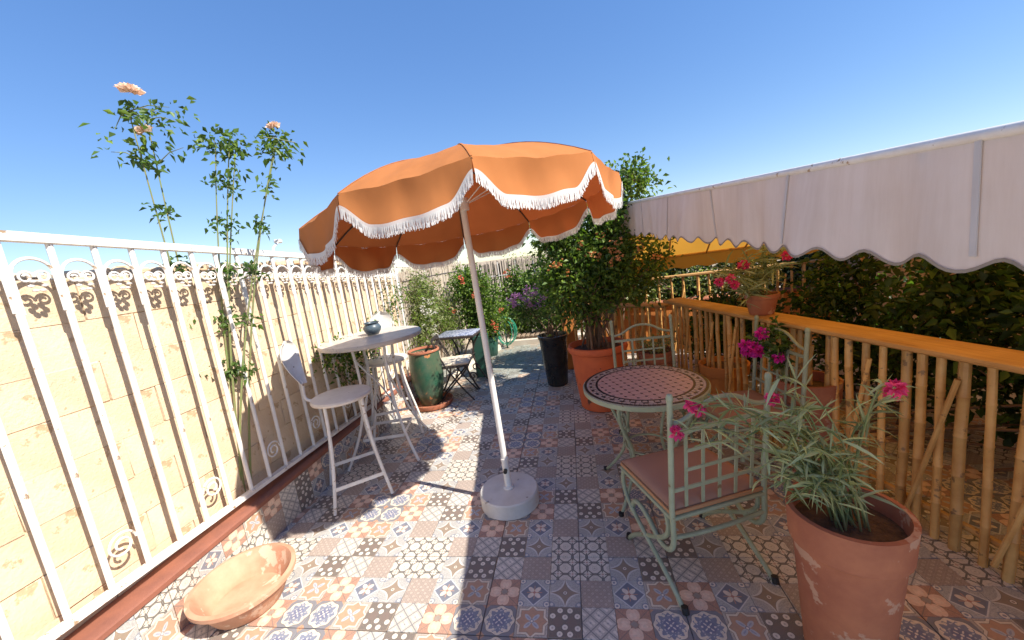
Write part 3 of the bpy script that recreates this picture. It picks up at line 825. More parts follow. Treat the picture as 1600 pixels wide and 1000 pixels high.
cc = empty('cafe_chair', (-1.53, 4.42, 0.006), R(8), 'black iron folding chair with a cream cushion beside the small mosaic table', 'chair')
b = MB(); b.box((0, 0, 0.43), (0.42, 0.38, 0.02), bev=0.005); b.build('seat_frame', M['iron'], cc)
b = MB()
prof = [(-1, .0), (1, .0)]
b.box((0.01, 0, 0.462), (0.41, 0.37, 0.045), bev=0.018); b.build('cushion', M['cushion_cream'], cc, smooth=70)
for sy in (-1, 1):
    b = MB(); b.tube(bez((-0.19, sy*0.18, 0.78), (-0.12, sy*0.18, 0.50), (0.02, sy*0.18, 0.25), (0.22, sy*0.19, 0.0), 10), 0.010, 8); b.build('leg', M['iron'], cc)
    b = MB(); b.tube(bez((0.20, sy*0.17, 0.43), (0.10, sy*0.17, 0.28), (-0.05, sy*0.17, 0.20), (-0.21, sy*0.18, 0.0), 10), 0.010, 8); b.build('leg', M['iron'], cc)
    sp = [(0.24+0.05*math.cos(t*0.4)*(1-t/26), sy*0.19, 0.30+0.05*math.sin(t*0.4)*(1-t/26)) for t in range(20)]
    b = MB(); b.tube(sp, 0.008, 6); b.build('scroll', M['iron'], cc)
for i in range(3):
    b = MB(); b.strap([(-0.19+0.02*i, -0.18, 0.77-0.07*i), (-0.205+0.02*i, 0, 0.77-0.07*i), (-0.19+0.02*i, 0.18, 0.77-0.07*i)], 0.04, 0.006, (0, 0, 1)); b.build('back_slat', M['iron'], cc)
gt = empty('green_planter', (-1.36, 5.22, 0.006), 0, 'square dark green planter beside the small mosaic table', 'pot')
b = MB(); 
for i in range(4):
    a = i*PI/2; b.box((0.09*math.cos(a), 0.09*math.sin(a), 0.30), (0.02, 0.20, 0.60) , rz=a, bev=0.004)
b.build('body', M['green_paint'], gt)
b = MB(); b.box((0, 0, 0.54), (0.17, 0.17, 0.06)); b.build('soil', M['soil'], gt)
def small_pot(loc, r_, h, mt, label, cat='pot', group=None):
    t = empty('flower_pot', loc, 0, label, cat, group)
    b = MB(); b.lathe([(0, 0), (r_*0.68, 0), (r_*0.72, 0.008), (r_*0.92, h*0.78), (r_*1.0, h*0.80), (r_*1.04, h), (r_*0.94, h), (r_*0.88, h*0.88), (0, h*0.88)], 32); b.build('body', mt, t)
    b = MB(); b.lathe([(0, h*0.92), (r_*0.9, h*0.90)], 20); b.build('soil', M['soil'], t)
    return t
small_pot((-1.95, 4.72, 0.006), 0.13, 0.24, M['terra'], 'terracotta flower pot behind the green urn by the reed fence')
small_pot((-1.50, 6.35, 0.006), 0.17, 0.34, M['green_paint'], 'green flower pot standing below the coral flowering bush')

# ------------------------------------------------------------------ mosaic table and wrought iron chairs
mt_ = empty('mosaic_table', (0.385, 2.44, 0.006), 0, 'round table with pink mosaic top, dark border and sage iron legs', 'table')
b = MB(); b.lathe([(0.0, 0.695), (0.372, 0.695), (0.380, 0.700), (0.381, 0.727), (0.374, 0.731), (0.0, 0.7285)], 72); b.build('rim_band', M['sage'], mt_)
b = MB(); b.lathe([(0, 0.7275), (0.3735, 0.7275), (0.3735, 0.7325), (0, 0.7325)], 72); b.build('grout_bed', mat('mosaic_grout', (0.34, 0.25, 0.23), 0.6), mt_, smooth=30)
def tess(b, pts, z0=0.7325, z1=0.7350):
    n = len(pts); b.add([(x, y_, z0) for x, y_ in pts]+[(x*0.999+0, y_, z1) for x, y_ in pts], [tuple(range(n, 2*n))]+[(i, (i+1) % n, n+(i+1) % n, n+i) for i in range(n)])
dk, pk, pl_ = MB(), MB(), MB()
def ringt(b, r0, r1, n, gap, skip=1, off=0.0):
    for i in range(n):
        if i % skip: continue
        a0 = 2*PI*(i+off)/n+gap/r1; a1 = 2*PI*(i+off+1)/n-gap/r1
        tess(b, [(r0*math.cos(a0), r0*math.sin(a0)), (r1*math.cos(a0), r1*math.sin(a0)), (r1*math.cos(a1), r1*math.sin(a1)), (r0*math.cos(a1), r0*math.sin(a1))])
ringt(dk, 0.358, 0.3725, 96, 0.0012)
ringt(dk, 0.288, 0.299, 80, 0.0010)
ringt(pl_, 0.302, 0.322, 60, 0.003); ringt(dk, 0.304, 0.320, 60, 0.0125, off=0.5)
ringt(dk, 0.325, 0.339, 64, 0.004, skip=2); ringt(pl_, 0.325, 0.339, 64, 0.004, skip=2, off=1)
ringt(pl_, 0.342, 0.355, 90, 0.0035)
st = 0.052; th = 0.35
co, si = math.cos(th), math.sin(th)
for i in range(-7, 8):
    for j in range(-7, 8):
        cxx, cyy = i*st, j*st
        X0, Y0 = cxx*co-cyy*si, cxx*si+cyy*co
        if math.hypot(X0, Y0) < 0.278:
            d = 0.0085
            tess(dk, [(X0+d*math.cos(th+q*PI/2), Y0+d*math.sin(th+q*PI/2)) for q in range(4)])
        # octagonal pink piece between the dots
        cxx, cyy = (i+0.5)*st, (j+0.5)*st
        h = st/2-0.0008; k_ = 0.0100
        oc = [(-h+k_, -h), (h-k_, -h), (h, -h+k_), (h, h-k_), (h-k_, h), (-h+k_, h), (-h, h-k_), (-h, -h+k_)]
        pts = [((cxx+x)*co-(cyy+y_)*si, (cxx+x)*si+(cyy+y_)*co) for x, y_ in oc]
        if max(math.hypot(*p) for p in pts) < 0.286: tess(pk, pts)
        elif min(math.hypot(*p) for p in pts) < 0.286:
            pts = [(x*min(1, 0.286/math.hypot(x, y_)), y_*min(1, 0.286/math.hypot(x, y_))) for x, y_ in pts]; tess(pk, pts)
for b, nme, mm in ((dk, 'dark_tesserae', 'dark_tess'), (pk, 'pink_tesserae', 'pink_tess'), (pl_, 'pale_tesserae', 'tess_mix')):
    tag(b.build(nme, M[mm], mt_, smooth=None), kind='stuff')
for k in range(4):
    a = k*PI/2+R(50); d = Vector((math.cos(a), math.sin(a), 0))
    pts = bez(d*0.29+Vector((0, 0, 0.70)), d*0.34+Vector((0, 0, 0.48)), d*0.10+Vector((0, 0, 0.40)), d*0.20+Vector((0, 0, 0.20)), 10)[:-1]+bez(d*0.20+Vector((0, 0, 0.20)), d*0.25+Vector((0, 0, 0.12)), d*0.30+Vector((0, 0, 0.06)), d*0.36, 6)
    b = MB(); b.tube(pts, 0.0105, 8); lg = b.build('leg', M['sage'], mt_)
    b = MB(); b.lathe([(0, 0), (0.016, 0), (0.016, 0.02), (0, 0.022)], 12, d*0.36); b.build('foot_cap', M['black'], lg)
b = MB(); b.tube([(0.14*math.cos(t*PI/12), 0.14*math.sin(t*PI/12), 0.31) for t in range(25)], 0.007, 6, cap=False); b.build('ring_brace', M['sage'], mt_)

def iron_chair(loc, rz, label):
    t = empty('iron_chair', loc, rz, label, 'chair', 'sage iron chairs round the mosaic table')
    # local: faces +y, back at y=-0.22
    W, D = 0.235, 0.22
    for s in (-1, 1):
        # back post runs down and sweeps forward under the seat into an S
        pts = [(s*W, -D-0.035, 0.985), (s*W, -D-0.02, 0.75), (s*W, -D, 0.47), (s*W, -D, 0.36)]+bez((s*W, -D, 0.34), (s*W, -D, 0.23), (s*W, -D+0.09, 0.20), (s*W, -D+0.17, 0.27), 8)+bez((s*W, -D+0.17, 0.27), (s*W, 0.05, 0.34), (s*W, 0.13, 0.33), (s*W, 0.14, 0.22), 8)[1:]
        b = MB(); b.tube(pts, 0.0125, 10); pst = b.build('back_post', M['sage'], t)
        b = MB(); b.lathe([(0, 0.022), (0.010, 0.018), (0.0145, 0.006), (0.0145, -0.006), (0.0125, -0.01)], 12, (s*W, -D-0.035, 0.988)); b.build('finial', M['sage'], pst)
        pts = bez((s*W, 0.20, 0.43), (s*(W+0.02), 0.26, 0.24), (s*W, -0.02, 0.20), (s*W, -D-0.05, 0.0), 14)
        b = MB(); b.tube(pts, 0.0115, 8); lg = b.build('leg', M['sage'], t)
        b = MB(); b.tube([(s*W, -D-0.045, 0.03), (s*W, -D-0.052, 0.0)], 0.0155, 10); b.build('foot_cap', M['black'], lg)
        pts = bez((s*W, -0.17, 0.43), (s*W, -0.26, 0.25), (s*W, 0.04, 0.22), (s*(W), 0.215, 0.0), 14)
        b = MB(); b.tube(pts, 0.0115, 8); lg = b.build('leg', M['sage'], t)
        b = MB(); b.tube([(s*W, 0.205, 0.03), (s*W, 0.216, 0.0)], 0.0155, 10); b.build('foot_cap', M['black'], lg)
    b = MB()
    for a, c in (((-W, -D, 0.425), (W, -D, 0.425)), ((-W, D, 0.425), (W, D, 0.425)), ((-W, -D, 0.425), (-W, D, 0.425)), ((W, -D, 0.425), (W, D, 0.425))):
        b.tube([a, c], 0.011, 8)
    b.build('seat_frame', M['sage'], t)
    b = MB(); b.tube(bez((-W, -D, 0.335), (-0.12, -D, 0.315), (0.12, -D, 0.315), (W, -D, 0.335), 8), 0.010, 8); b.build('stretcher', M['sage'], t)
    # cushion: soft puffed slab
    b = MB(); vs = []; n = 16
    for top_ in (0, 1):
        for i in range(n+1):
            for j in range(n+1):
                u, v = -1+2*i/n, -1+2*j/n
                e = (1-abs(u)**8)*(1-abs(v)**8)
                z = 0.462+(1 if top_ else -1)*(0.006+0.019*e**0.5)+(0.004*math.sin(u*2.2+1)*math.cos(v*1.8) if top_ else 0)
                vs.append((u*(W-0.004), v*(D-0.002)+0.004, z))
    q = (n+1)**2
    fs = []
    for i in range(n):
        for j in range(n):
            a = i*(n+1)+j; fs.append((a, a+1, a+n+2, a+n+1)); fs.append((q+a, q+a+n+1, q+a+n+2, q+a+1))
    bd = [j for j in range(n+1)]+[i*(n+1)+n for i in range(1, n+1)]+[n*(n+1)+j for j in range(n-1, -1, -1)]+[i*(n+1) for i in range(n-1, 0, -1)]
    for a, c in zip(bd, bd[1:]+bd[:1]): fs.append((c, a, a+q, c+q))
    b.add(vs, fs); cu = b.build('cushion', M['cushion_brown'], t, smooth=70)
    b = MB(); b.strap([(-W-0.003, -D, 0.452), (-W-0.003, D, 0.452)], 0.016, 0.008, (0, 0, 1)); b.strap([(W+0.003, -D, 0.452), (W+0.003, D, 0.452)], 0.016, 0.008, (0, 0, 1)); b.strap([(-W, -D-0.002, 0.452), (W, -D-0.002, 0.452)], 0.016, 0.008, (0, 0, 1)); b.strap([(-W, D+0.006, 0.452), (W, D+0.006, 0.452)], 0.016, 0.008, (0, 0, 1))
    b.build('piping', M['cushion_edge'], cu)
    yb = lambda z: -D-0.02*(z-0.47)/0.28
    b = MB(); b.tube(bez((-W, yb(0.87), 0.875), (-0.12, yb(0.9), 0.875), (-0.12, yb(0.95), 0.95), (0, yb(0.95), 0.95), 8)[:-1]+bez((0, yb(0.95), 0.95), (0.12, yb(0.95), 0.95), (0.12, yb(0.9), 0.875), (W, yb(0.87), 0.875), 8), 0.0095, 8); b.build('arch_rail', M['sage'], t)
    b = MB(); b.strap([(-W, yb(0.83), 0.83), (W, yb(0.83), 0.83)], 0.020, 0.008, (0, 0, 1)); b.build('cross_rail', M['sage'], t)
    b = MB(); b.strap([(-W, yb(0.56), 0.56), (W, yb(0.56), 0.56)], 0.016, 0.008, (0, 0, 1)); b.build('cross_rail', M['sage'], t)
    for i in range(5):
        x = -0.165+i*0.0825
        b = MB(); b.strap([(x, yb(0.50), 0.47), (x, yb(0.83), 0.83)], 0.014, 0.006, (1, 0, 0)); b.build('back_bar', M['sage'], t)
    for z in (0.65, 0.74):
        b = MB(); b.strap([(-0.165, yb(z)-0.005, z), (0.165, yb(z)-0.005, z)], 0.014, 0.006, (0, 0, 1)); b.build('back_bar', M['sage'], t)
    return t
iron_chair((0.465, 1.86, 0.006), R(21), 'sage iron chair with brown cushion, its grid back behind the pink flowers')
iron_chair((0.535, 2.96, 0.006), R(183), 'sage iron chair with arched grid back standing before the orange planter')
iron_chair((1.02, 2.60, 0.006), R(98), 'sage iron chair drawn up to the table beside the bamboo railing')

# ------------------------------------------------------------------ fences
rf = empty('reed_fence', (-2.16, 6.1, 0), 0, 'pale sunlit reed fence continuing behind the white railing', 'fence')
def reeds(x0, y0, x1, y1, zb, zt, n, rnd, depth=0.02):
    b = MB(); L = math.hypot(x1-x0, y1-y0); dx, dy = (x1-x0)/L, (y1-y0)/L
    for i in range(n):
        s = (i+rnd.uniform(-.3, .3))/n*L; o = rnd.uniform(-depth, depth)
        x, y = x0+dx*s-dy*o, y0+dy*s+dx*o
        t = rnd.uniform(-.03, .03); r_ = rnd.uniform(0.004, 0.009); h = zt+rnd.uniform(-.05, .04)
        mid = Vector((x+dx*t*.4+rnd.uniform(-.006, .006), y+dy*t*.4, (zb+h)/2))
        b.tube([(x, y, zb), mid, (x+dx*t, y+dy*t, h)], [r_, r_*0.95, r_*0.8], 5)
    return b
r1 = random.Random(21)
o = reeds(0, -1.40, 0.0, 1.55, 0.0, 1.66, 210, r1); tag(o.build('reeds', M['reed'], rf), kind='stuff')
for z in (0.35, 1.0, 1.5):
    MB().tube([(0.024, -1.40, z), (0.022, 0, z+.01), (0.024, 1.55, z)], 0.006, 6).build('binding_wire', M['iron'], rf)
for y in (-1.38, -0.4, 0.6, 1.52):
    MB().tube([(-0.045, y, 0), (-0.045, y, 1.72)], 0.02, 8).build('post', M['white'], rf)
MB().strap([(-0.045, -1.40, 1.705), (-0.045, 1.55, 1.60)], 0.05, 0.02, (1, 0, 0)).build('top_rail', M['white'], rf)

bf = empty('back_fence', (-0.6, 7.75, 0), 0, 'dark reed fence with thin white posts closing the far end', 'fence')
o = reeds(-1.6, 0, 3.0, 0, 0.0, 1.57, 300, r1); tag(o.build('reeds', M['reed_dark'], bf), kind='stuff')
for x in [-1.55+k*0.36 for k in range(13)]:
    MB().tube([(x, -0.04, 0.0), (x, -0.04, 1.56+0.02*math.sin(x*7))], 0.008, 6).build('post', M['white'], bf)
MB().tube([(-1.6, -0.04, 1.30), (3.0, -0.04, 1.27)], 0.008, 6).build('cross_wire', M['white'], bf)

pw = empty('ochre_wall', (3.5, 2.6, 0), 0, 'ochre plaster wall behind the hedge under the awning', 'wall')
b = MB(); b.box((0.1, 0.5, 0.55), (0.2, 8.0, 2.5), bev=0.02); b.build('wall_body', M['plaster'], pw)
b = MB(); b.box((0.1, 0.5, 1.825), (0.28, 8.04, 0.05), bev=0.012); b.build('coping', M['terra'], pw)
lw = empty('low_wall', (1.8, 5.8, 0), 0, 'low terracotta coloured wall behind the bamboo railings at the back', 'wall')
b = MB(); b.box((0, 0, 0.33), (3.2, 0.16, 0.71), bev=0.015); b.build('wall_body', M['ochre'], lw)
b = MB(); b.box((0, 0, 0.705), (3.24, 0.22, 0.04), bev=0.01); b.build('coping', M['terra'], lw)
op = empty('ochre_pillar', (-0.09, 5.22, 0.006), R(8), 'narrow ochre painted pillar behind the purple flowering bush', 'pillar')
b = MB(); b.box((0, 0, 0.76), (0.19, 0.12, 1.52), bev=0.012); b.build('shaft', M['ochre'], op)
b = MB(); b.box((0, 0, 1.535), (0.23, 0.16, 0.035), bev=0.008); b.build('cap', M['ochre'], op)

def bamboo_rail(p0, p1, zt, label, sp=0.085, plank=0.16, extra=None, seed=1):
    p0, p1 = Vector(p0), Vector(p1); L = (p1-p0).length; ang = math.atan2(p1.y-p0.y, p1.x-p0.x)
    t = empty('bamboo_railing', (p0.x, p0.y, 0.006), ang, label, 'railing', 'bamboo railings')
    rnd = random.Random(seed); n = int(L/sp)
    for i in range(n+1):
        x = 0.02+i*sp+rnd.uniform(-.015, .015); tl = rnd.uniform(-.02, .02); r_ = rnd.uniform(0.013, 0.021)
        pts = []; rs = []
        segs = 5
        for k in range(segs+1):
            f = k/segs; q = Vector((x+tl*f, rnd.uniform(-.004, .004), (zt-0.02)*f))
            pts.append(q); rs.append(r_*1.0)
            if 0 < k < segs:
                pts += [q+Vector((0, 0, .006)), q+Vector((0, 0, .012))]; rs += [r_*1.14, r_]
        MB().tube(pts, rs, 9).build('pole', M['bamboo'], t)
        if i % 4 == 2:
            MB().tube([(x-0.03, -.03, 0.05), (x+0.13+rnd.uniform(-.04, .04), -.03, zt-0.12)], 0.011, 8).build('brace', M['bamboo'], t)
    b = MB(); b.box((L/2, 0, zt), (L+0.06, plank, 0.035), bev=0.008); b.build('top_plank', M['plank'], t)
    MB().tube([(0, 0.035, 0.12), (L, 0.035, 0.12)], 0.018, 8).build('bottom_rail', M['bamboo'], t)
    return t
bamboo_rail((1.02, 4.20), (2.02, 0.55), 0.965, 'bamboo railing with a broad plank top running beside the mosaic table', seed=2, plank=0.2)
bamboo_rail((-0.02, 5.05), (0.97, 4.33), 0.90, 'bamboo railing partly hidden behind the orange planter', seed=3)
bamboo_rail((1.0, 5.55), (3.3, 5.45), 1.08, 'bamboo railing at the back below the awning edge', sp=0.16, plank=0.06, seed=4)

# ------------------------------------------------------------------ awning
aw = empty('awning', (0.75, 4.6, 0.006), 0, 'fabric awning with white zigzag front valance and yellow underside', 'awning')
AO = Vector(aw.location)
def fe(y): return Vector((0.56+(3.88-y)*0.1045, y, 1.98-(3.88-y)*0.08))
Y0, Y1 = 0.40, 3.92
def roof(u, v):
    """u across x (0 front edge..1 far right), v along y"""
    y = Y0+(Y1-Y0)*v; a = fe(y); X1 = 3.35
    z = a.z-0.10*u
    sag = 0.028*abs(math.sin(v*PI*5))*math.sin(PI*min(1, u*1.0))
    return Vector((a.x+(X1-a.x)*u, y, z-0.03+sag*-1+0.028))
b = MB(); vs = []; fs = []; NU, NVV = 24, 40
for i in range(NU+1):
    for j in range(NVV+1): vs.append(roof(i/NU, j/NVV)-AO)
for i in range(NU):
    for j in range(NVV):
        a = i*(NVV+1)+j; fs.append((a, a+NVV+1, a+NVV+2, a+1))
b.add(vs, fs); b.build('roof_sheet', M['awn'], aw, smooth=60)
# sloping far skirt
b = MB(); vs = []; fs = []; NH = 10
def skirt(u, t):
    A = roof(u, 1.0); B = Vector((0.78+(3.35-0.78)*u, 5.03, 1.395))
    s = abs(math.sin(u*PI*6))
    return A.lerp(B, t)-Vector((0, 0, 0.022*s*math.sin(PI*min(1, t*1.0))))
NU2 = 60
for i in range(NU2+1):
    for t in range(NH+1): vs.append(skirt(i/NU2, t/NH)-AO)
for i in range(NU2):
    for t in range(NH):
        a = i*(NH+1)+t; fs.append((a, a+1, a+NH+2, a+NH+1))
b.add(vs, fs); b.build('sloping_skirt', M['awn'], aw, smooth=60)
b = MB(); vs = []; fs = []
for i in range(121):
    u = i/120; B = skirt(u, 1.0)-AO; d = 0.165+0.012*math.sin(u*60)
    vs += [B, B+Vector((0, 0.004*math.sin(u*40), -d*0.5)), B+Vector((0, 0.008*math.sin(u*40), -d))]
for i in range(120): fs += [(3*i, 3*i+1, 3*i+4, 3*i+3), (3*i+1, 3*i+2, 3*i+5, 3*i+4)]
b.add(vs, fs); b.build('back_valance', M['awn'], aw, smooth=60)
# front valance with zigzag hem
b = MB(); hb = MB(); vs = []; fs = []; hv = []; ny = 23*10
for i in range(ny+1):
    y = Y0+(Y1-Y0)*i/ny; a = fe(y)-AO; tri = abs(((i/10.0) % 1)-0.5)*2
    tri = tri*0.75+0.25*(0.5-0.5*math.cos(2*PI*(i/10.0)))*0+0.25*tri*tri
    tri = 0.5-0.5*math.cos(2*PI*i/10.0)*(1-0.15*math.cos(2*PI*i/10.0))
    d = 0.283-0.032*tri; wv = 0.020*math.sin(y*5.3)+0.010*math.sin(y*13+1)+0.006*math.sin(y*31)
    for k in range(6):
        f = k/5; vs.append(a+Vector((-0.004-wv*f-0.01*f, 0, -d*f)))
    e = vs[-1]
    hv += [e+Vector((-0.003, 0, 0.0045)), e+Vector((-0.003, 0, -0.0035))]
for i in range(ny):
    for k in range(5):
        q = i*6+k; fs.append((q, q+1, q+7, q+6))
b.add(vs, fs); b.build('front_valance', M['awn_out'], aw, smooth=60)
hb.add(hv, [(2*i, 2*i+1, 2*i+3, 2*i+2) for i in range(ny)]); hb.build('hem', M['awn_hem'], aw, smooth=60)
for k in range(1, 6):
    y = Y0+(Y1-Y0)*k/6; a = fe(y)-AO; wv = 0.020*math.sin(y*5.3)+0.010*math.sin(y*13+1)+0.006*math.sin(y*31)
    MB().strap([a+Vector((-0.007-(wv+0.01)*f, 0, -0.245*f)) for f in (0, .25, .5, .75, 1)], 0.014, 0.003, (0, 1, 0)).build('seam', M['awn_out'], aw)
MB().tube([fe(Y0)-AO+Vector((0, 0, .004)), fe(Y1)-AO+Vector((0, 0, .004))], 0.013, 10).build('front_bar', M['white'], aw)
for v in (0.0, 0.2, 0.4, 0.6, 0.8, 1.0):
    pts = [roof(i/10, v)-AO-Vector((0, 0, 0.016)) for i in range(11)]
    MB().tube(pts, 0.012, 8).build('rafter', M['bamboo'], aw)
for u in (0.0, 0.165, 0.333, 0.5, 0.667, 0.833, 1.0):
    pts = [skirt(u, t/6)-AO-Vector((0, 0, 0.014)) for t in range(7)]
    MB().tube(pts, 0.010, 8).build('rafter', M['bamboo'], aw)
MB().tube([skirt(0, 1)-AO-Vector((0, 0, .012)), skirt(1, 1)-AO-Vector((0, 0, .012))], 0.013, 8).build('back_bar', M['bamboo'], aw)
for p, z in (((0.78, 5.03), 1.39), ((2.07, 5.03), 1.39), ((3.3, 5.03), 1.39), ((3.3, 3.8), 1.95), ((3.3, 0.45), 1.62)):
    MB().tube([(p[0]-AO.x, p[1]-AO.y, 0), (p[0]-AO.x, p[1]-AO.y, z-AO.z-0.01)], 0.022, 10).build('post', M['bamboo'], aw)

# ------------------------------------------------------------------ plants
def leaf_mesh(name, P, D, L, W, mt, rng, fold=0.25, droop=0.2):
    n = len(P); P = np.asarray(P, float); D = np.asarray(D, float)
    D /= np.linalg.norm(D, axis=1, keepdims=True)+1e-9
    rv = rng.normal(size=(n, 3)); sd_ = np.cross(D, rv); sd_ /= np.linalg.norm(sd_, axis=1, keepdims=True)+1e-9
    nn = np.cross(sd_, D); nn *= np.sign(nn[:, 2:3]+1e-6)
    L = np.broadcast_to(L, (n,))[:, None]; W = np.broadcast_to(W, (n,))[:, None]
    base = P; mid = P+D*L*0.45
    l = mid+sd_*W/2+nn*W*fold; r_ = mid-sd_*W/2+nn*W*fold
    m2 = P+D*L*0.5; tip = P+D*L-np.array([0, 0, 1.0])*L*droop
    V = np.stack([base, l, tip, r_], 1).reshape(-1, 3)
    i4 = np.arange(n)[:, None]*4
    Fc = np.concatenate([i4+np.array([[0, 2, 1]]), i4+np.array([[0, 3, 2]])], 1).reshape(-1, 3)
    me = bpy.data.meshes.new(name)
    me.vertices.add(len(V)); me.vertices.foreach_set('co', V.astype(np.float32).ravel())
    me.loops.add(len(Fc)*3); me.loops.foreach_set('vertex_index', Fc.astype(np.int32).ravel())
    me.polygons.add(len(Fc)); me.polygons.foreach_set('loop_start', np.arange(0, len(Fc)*3, 3, dtype=np.int32))
    me.materials.append(mt); me.update(calc_edges=True)
    return me

def blade_mesh(name, P, D, L, W, mt, rng, curl=0.5):
    """narrow leaves that arch over along four cross-sections, each with a crease"""
    b = MB()
    for p, d, l_, w_ in zip(P, D, L, W):
        p = Vector(p); d = Vector(d).normalized(); sd_ = d.cross(Vector(rng.normal(size=3))).normalized(); k = curl*rng.uniform(0.2, 1.5)
        vs = []; q = p.copy(); dd = d.copy()
        for i, f in enumerate((0.45, 1.0, 0.8, 0.08)):
            nn = sd_.cross(dd).normalized()
            vs += [q-sd_*w_*0.5*f, q-nn*w_*0.22*f, q+sd_*w_*0.5*f]
            dd = (dd-Vector((0, 0, k*0.45))+sd_*rng.normal()*0.08).normalized(); q = q+dd*l_/3
        fs = []
        for i in range(3):
            a = i*3; fs += [(a, a+1, a+4, a+3), (a+1, a+2, a+5, a+4)]
        b.add(vs, fs)
    return b.mesh(name, mt, 60)

def clumps(blobs, n, rng):
    """clump centres through ellipsoids (cx,cy,cz,rx,ry,rz,weight), more towards the outside"""
    wts = np.array([b[6] for b in blobs], float); wts /= wts.sum(); out = []
    for _ in range(n):
        b = blobs[rng.choice(len(blobs), p=wts)]
        d = rng.normal(size=3); d /= np.linalg.norm(d); r_ = rng.uniform(0.12, 1.0)**0.5
        out.append(np.array(b[:3])+d*r_*np.array(b[3:6]))
    return np.array(out)

def crown_leaves(cl, per, spread, rng, up=0.25):
    P = []; D = []
    for c in cl:
        k = max(3, int(per*rng.uniform(0.5, 1.5))); s = spread*rng.uniform(0.6, 1.35)
        q = rng.normal(size=(k, 3))*s*np.array([1, 1, 0.8]); P.append(c+q)
        d = q/(np.linalg.norm(q, axis=1, keepdims=True)+1e-9)+rng.normal(size=(k, 3))*0.7+np.array([0, 0, up]); D.append(d)
    return np.concatenate(P), np.concatenate(D)

def bloom_mesh(name, mt, rad, n, kind, seed=0):
    """flower head: 'puff' ball of petals, 'open' a ring of broad petals, 'cluster' several small trumpets"""
    rng = np.random.default_rng(seed); P = []; D = []
    if kind == 'puff':
        d = rng.normal(size=(n, 3)); d /= np.linalg.norm(d, axis=1, keepdims=True); P = d*rad*0.25; D = d
        return leaf_mesh(name, P, D, rad*0.9, rad*0.62, mt, rng, 0.35, 0.05)
    if kind == 'open':
        a = np.arange(n)*2*np.pi*0.382*1.0; t = np.arange(n)/n
        d = np.stack([np.cos(a)*(0.35+t), np.sin(a)*(0.35+t), 0.9-0.7*t], 1); P = d*rad*0.1; D = d
        return leaf_mesh(name, P, D, rad*(0.7+0.3*t), rad*0.75, mt, rng, 0.3, -0.05)
    c = rng.normal(size=(n, 3))*rad*0.5
    for q in c:
        a = np.arange(5)*2*np.pi/5+rng.uniform(0, 6); d0 = q/np.linalg.norm(q)
        for t in a:
            P.append(q); D.append(d0*0.6+np.array([np.cos(t), np.sin(t), 0.4*np.sin(t*2)])*0.8)
    return leaf_mesh(name, np.array(P), np.array(D), rad*0.42, rad*0.32, mt, rng, 0.2, 0.05)

def plant(name, base, blobs, nc, per, spread, L, W, leaf, label, cat='shrub', stems=5, stem_r=0.012, bark='bark', seed=1, blooms=None, group=None, stem_top=None, base_spread=0.06, second=None, up=0.25, droop=0.2, branch=True, stem_leaves=0):
    rng = np.random.default_rng(seed); rnd = random.Random(seed)
    t = empty(name, base, 0, label, cat, group); B = np.array(base, float)
    cl = clumps(blobs, nc, rng)
    P, D = crown_leaves(cl, per, spread, rng, up)
    n = len(P); LL = L*rng.uniform(0.65, 1.3, n)
    if second:
        k = rng.random(n) < second[1]
        link('foliage', leaf_mesh('foliage', P[k]-B, D[k], LL[k], LL[k]*W, M[second[0]], rng, droop=droop), t)
        P, D, LL = P[~k], D[~k], LL[~k]
    link('foliage', leaf_mesh('foliage', P-B, D, LL, LL*W, M[leaf], rng, droop=droop), t)
    if stems:
        b = MB(); tops = []
        cs = cl[rng.choice(len(cl), size=min(stems, len(cl)), replace=False)]
        for c in cs:
            a = rnd.uniform(0, 6.28); s0 = Vector((math.cos(a)*base_spread*rnd.random(), math.sin(a)*base_spread*rnd.random(), 0))
            e = Vector(c-B); mid1 = s0+Vector((e.x*0.15+rnd.uniform(-.03, .03), e.y*0.15+rnd.uniform(-.03, .03), e.z*0.4)); mid2 = Vector((e.x*0.6, e.y*0.6, e.z*0.75))
            pts = bez(s0, mid1, mid2, e, 9); b.tube(pts, [stem_r*(1-0.075*i) for i in range(10)], 6)
            tops += pts[4:]
        if branch and tops:
            for c in cl[::2]:
                e = Vector(c-B); q = min(tops, key=lambda p: (p-e).length)
                b.tube([q, q.lerp(e, 0.5)+Vector((0, 0, 0.02)), e], [stem_r*0.4, stem_r*0.3, stem_r*0.15], 4)
        b.build('stem', M[bark], t)
        if stem_leaves:
            q = np.array([tops[rng.integers(len(tops))]+Vector(rng.normal(size=3))*0.03 for _ in range(stem_leaves)])
            d = rng.normal(size=(stem_leaves, 3))+np.array([0, 0, 0.2]); l_ = L*rng.uniform(0.6, 1.2, stem_leaves)
            link('foliage', leaf_mesh('foliage', q, d, l_, l_*W, M[leaf], rng, droop=droop), t)
    for (mt, rad, n, kind, pts) in (blooms or []):
        ms = [bloom_mesh('blossom', M[mt], rad, n, kind, s) for s in range(3)]
        for p in pts:
            link('blossom', rnd.choice(ms), t, loc=tuple(np.array(p)-B), rot=(rnd.uniform(-.5, .5), rnd.uniform(-.5, .5), rnd.uniform(0, 6)), scale=(rnd.uniform(.75, 1.2),)*3)
    return t

def scatter(c, r, n, seed):
    g_ = np.random.default_rng(seed); d = g_.normal(size=(n, 3)); d /= np.linalg.norm(d, axis=1, keepdims=True)
    return [np.array(c)+q*np.array(r)*g_.uniform(0.6, 1.0) for q in d]

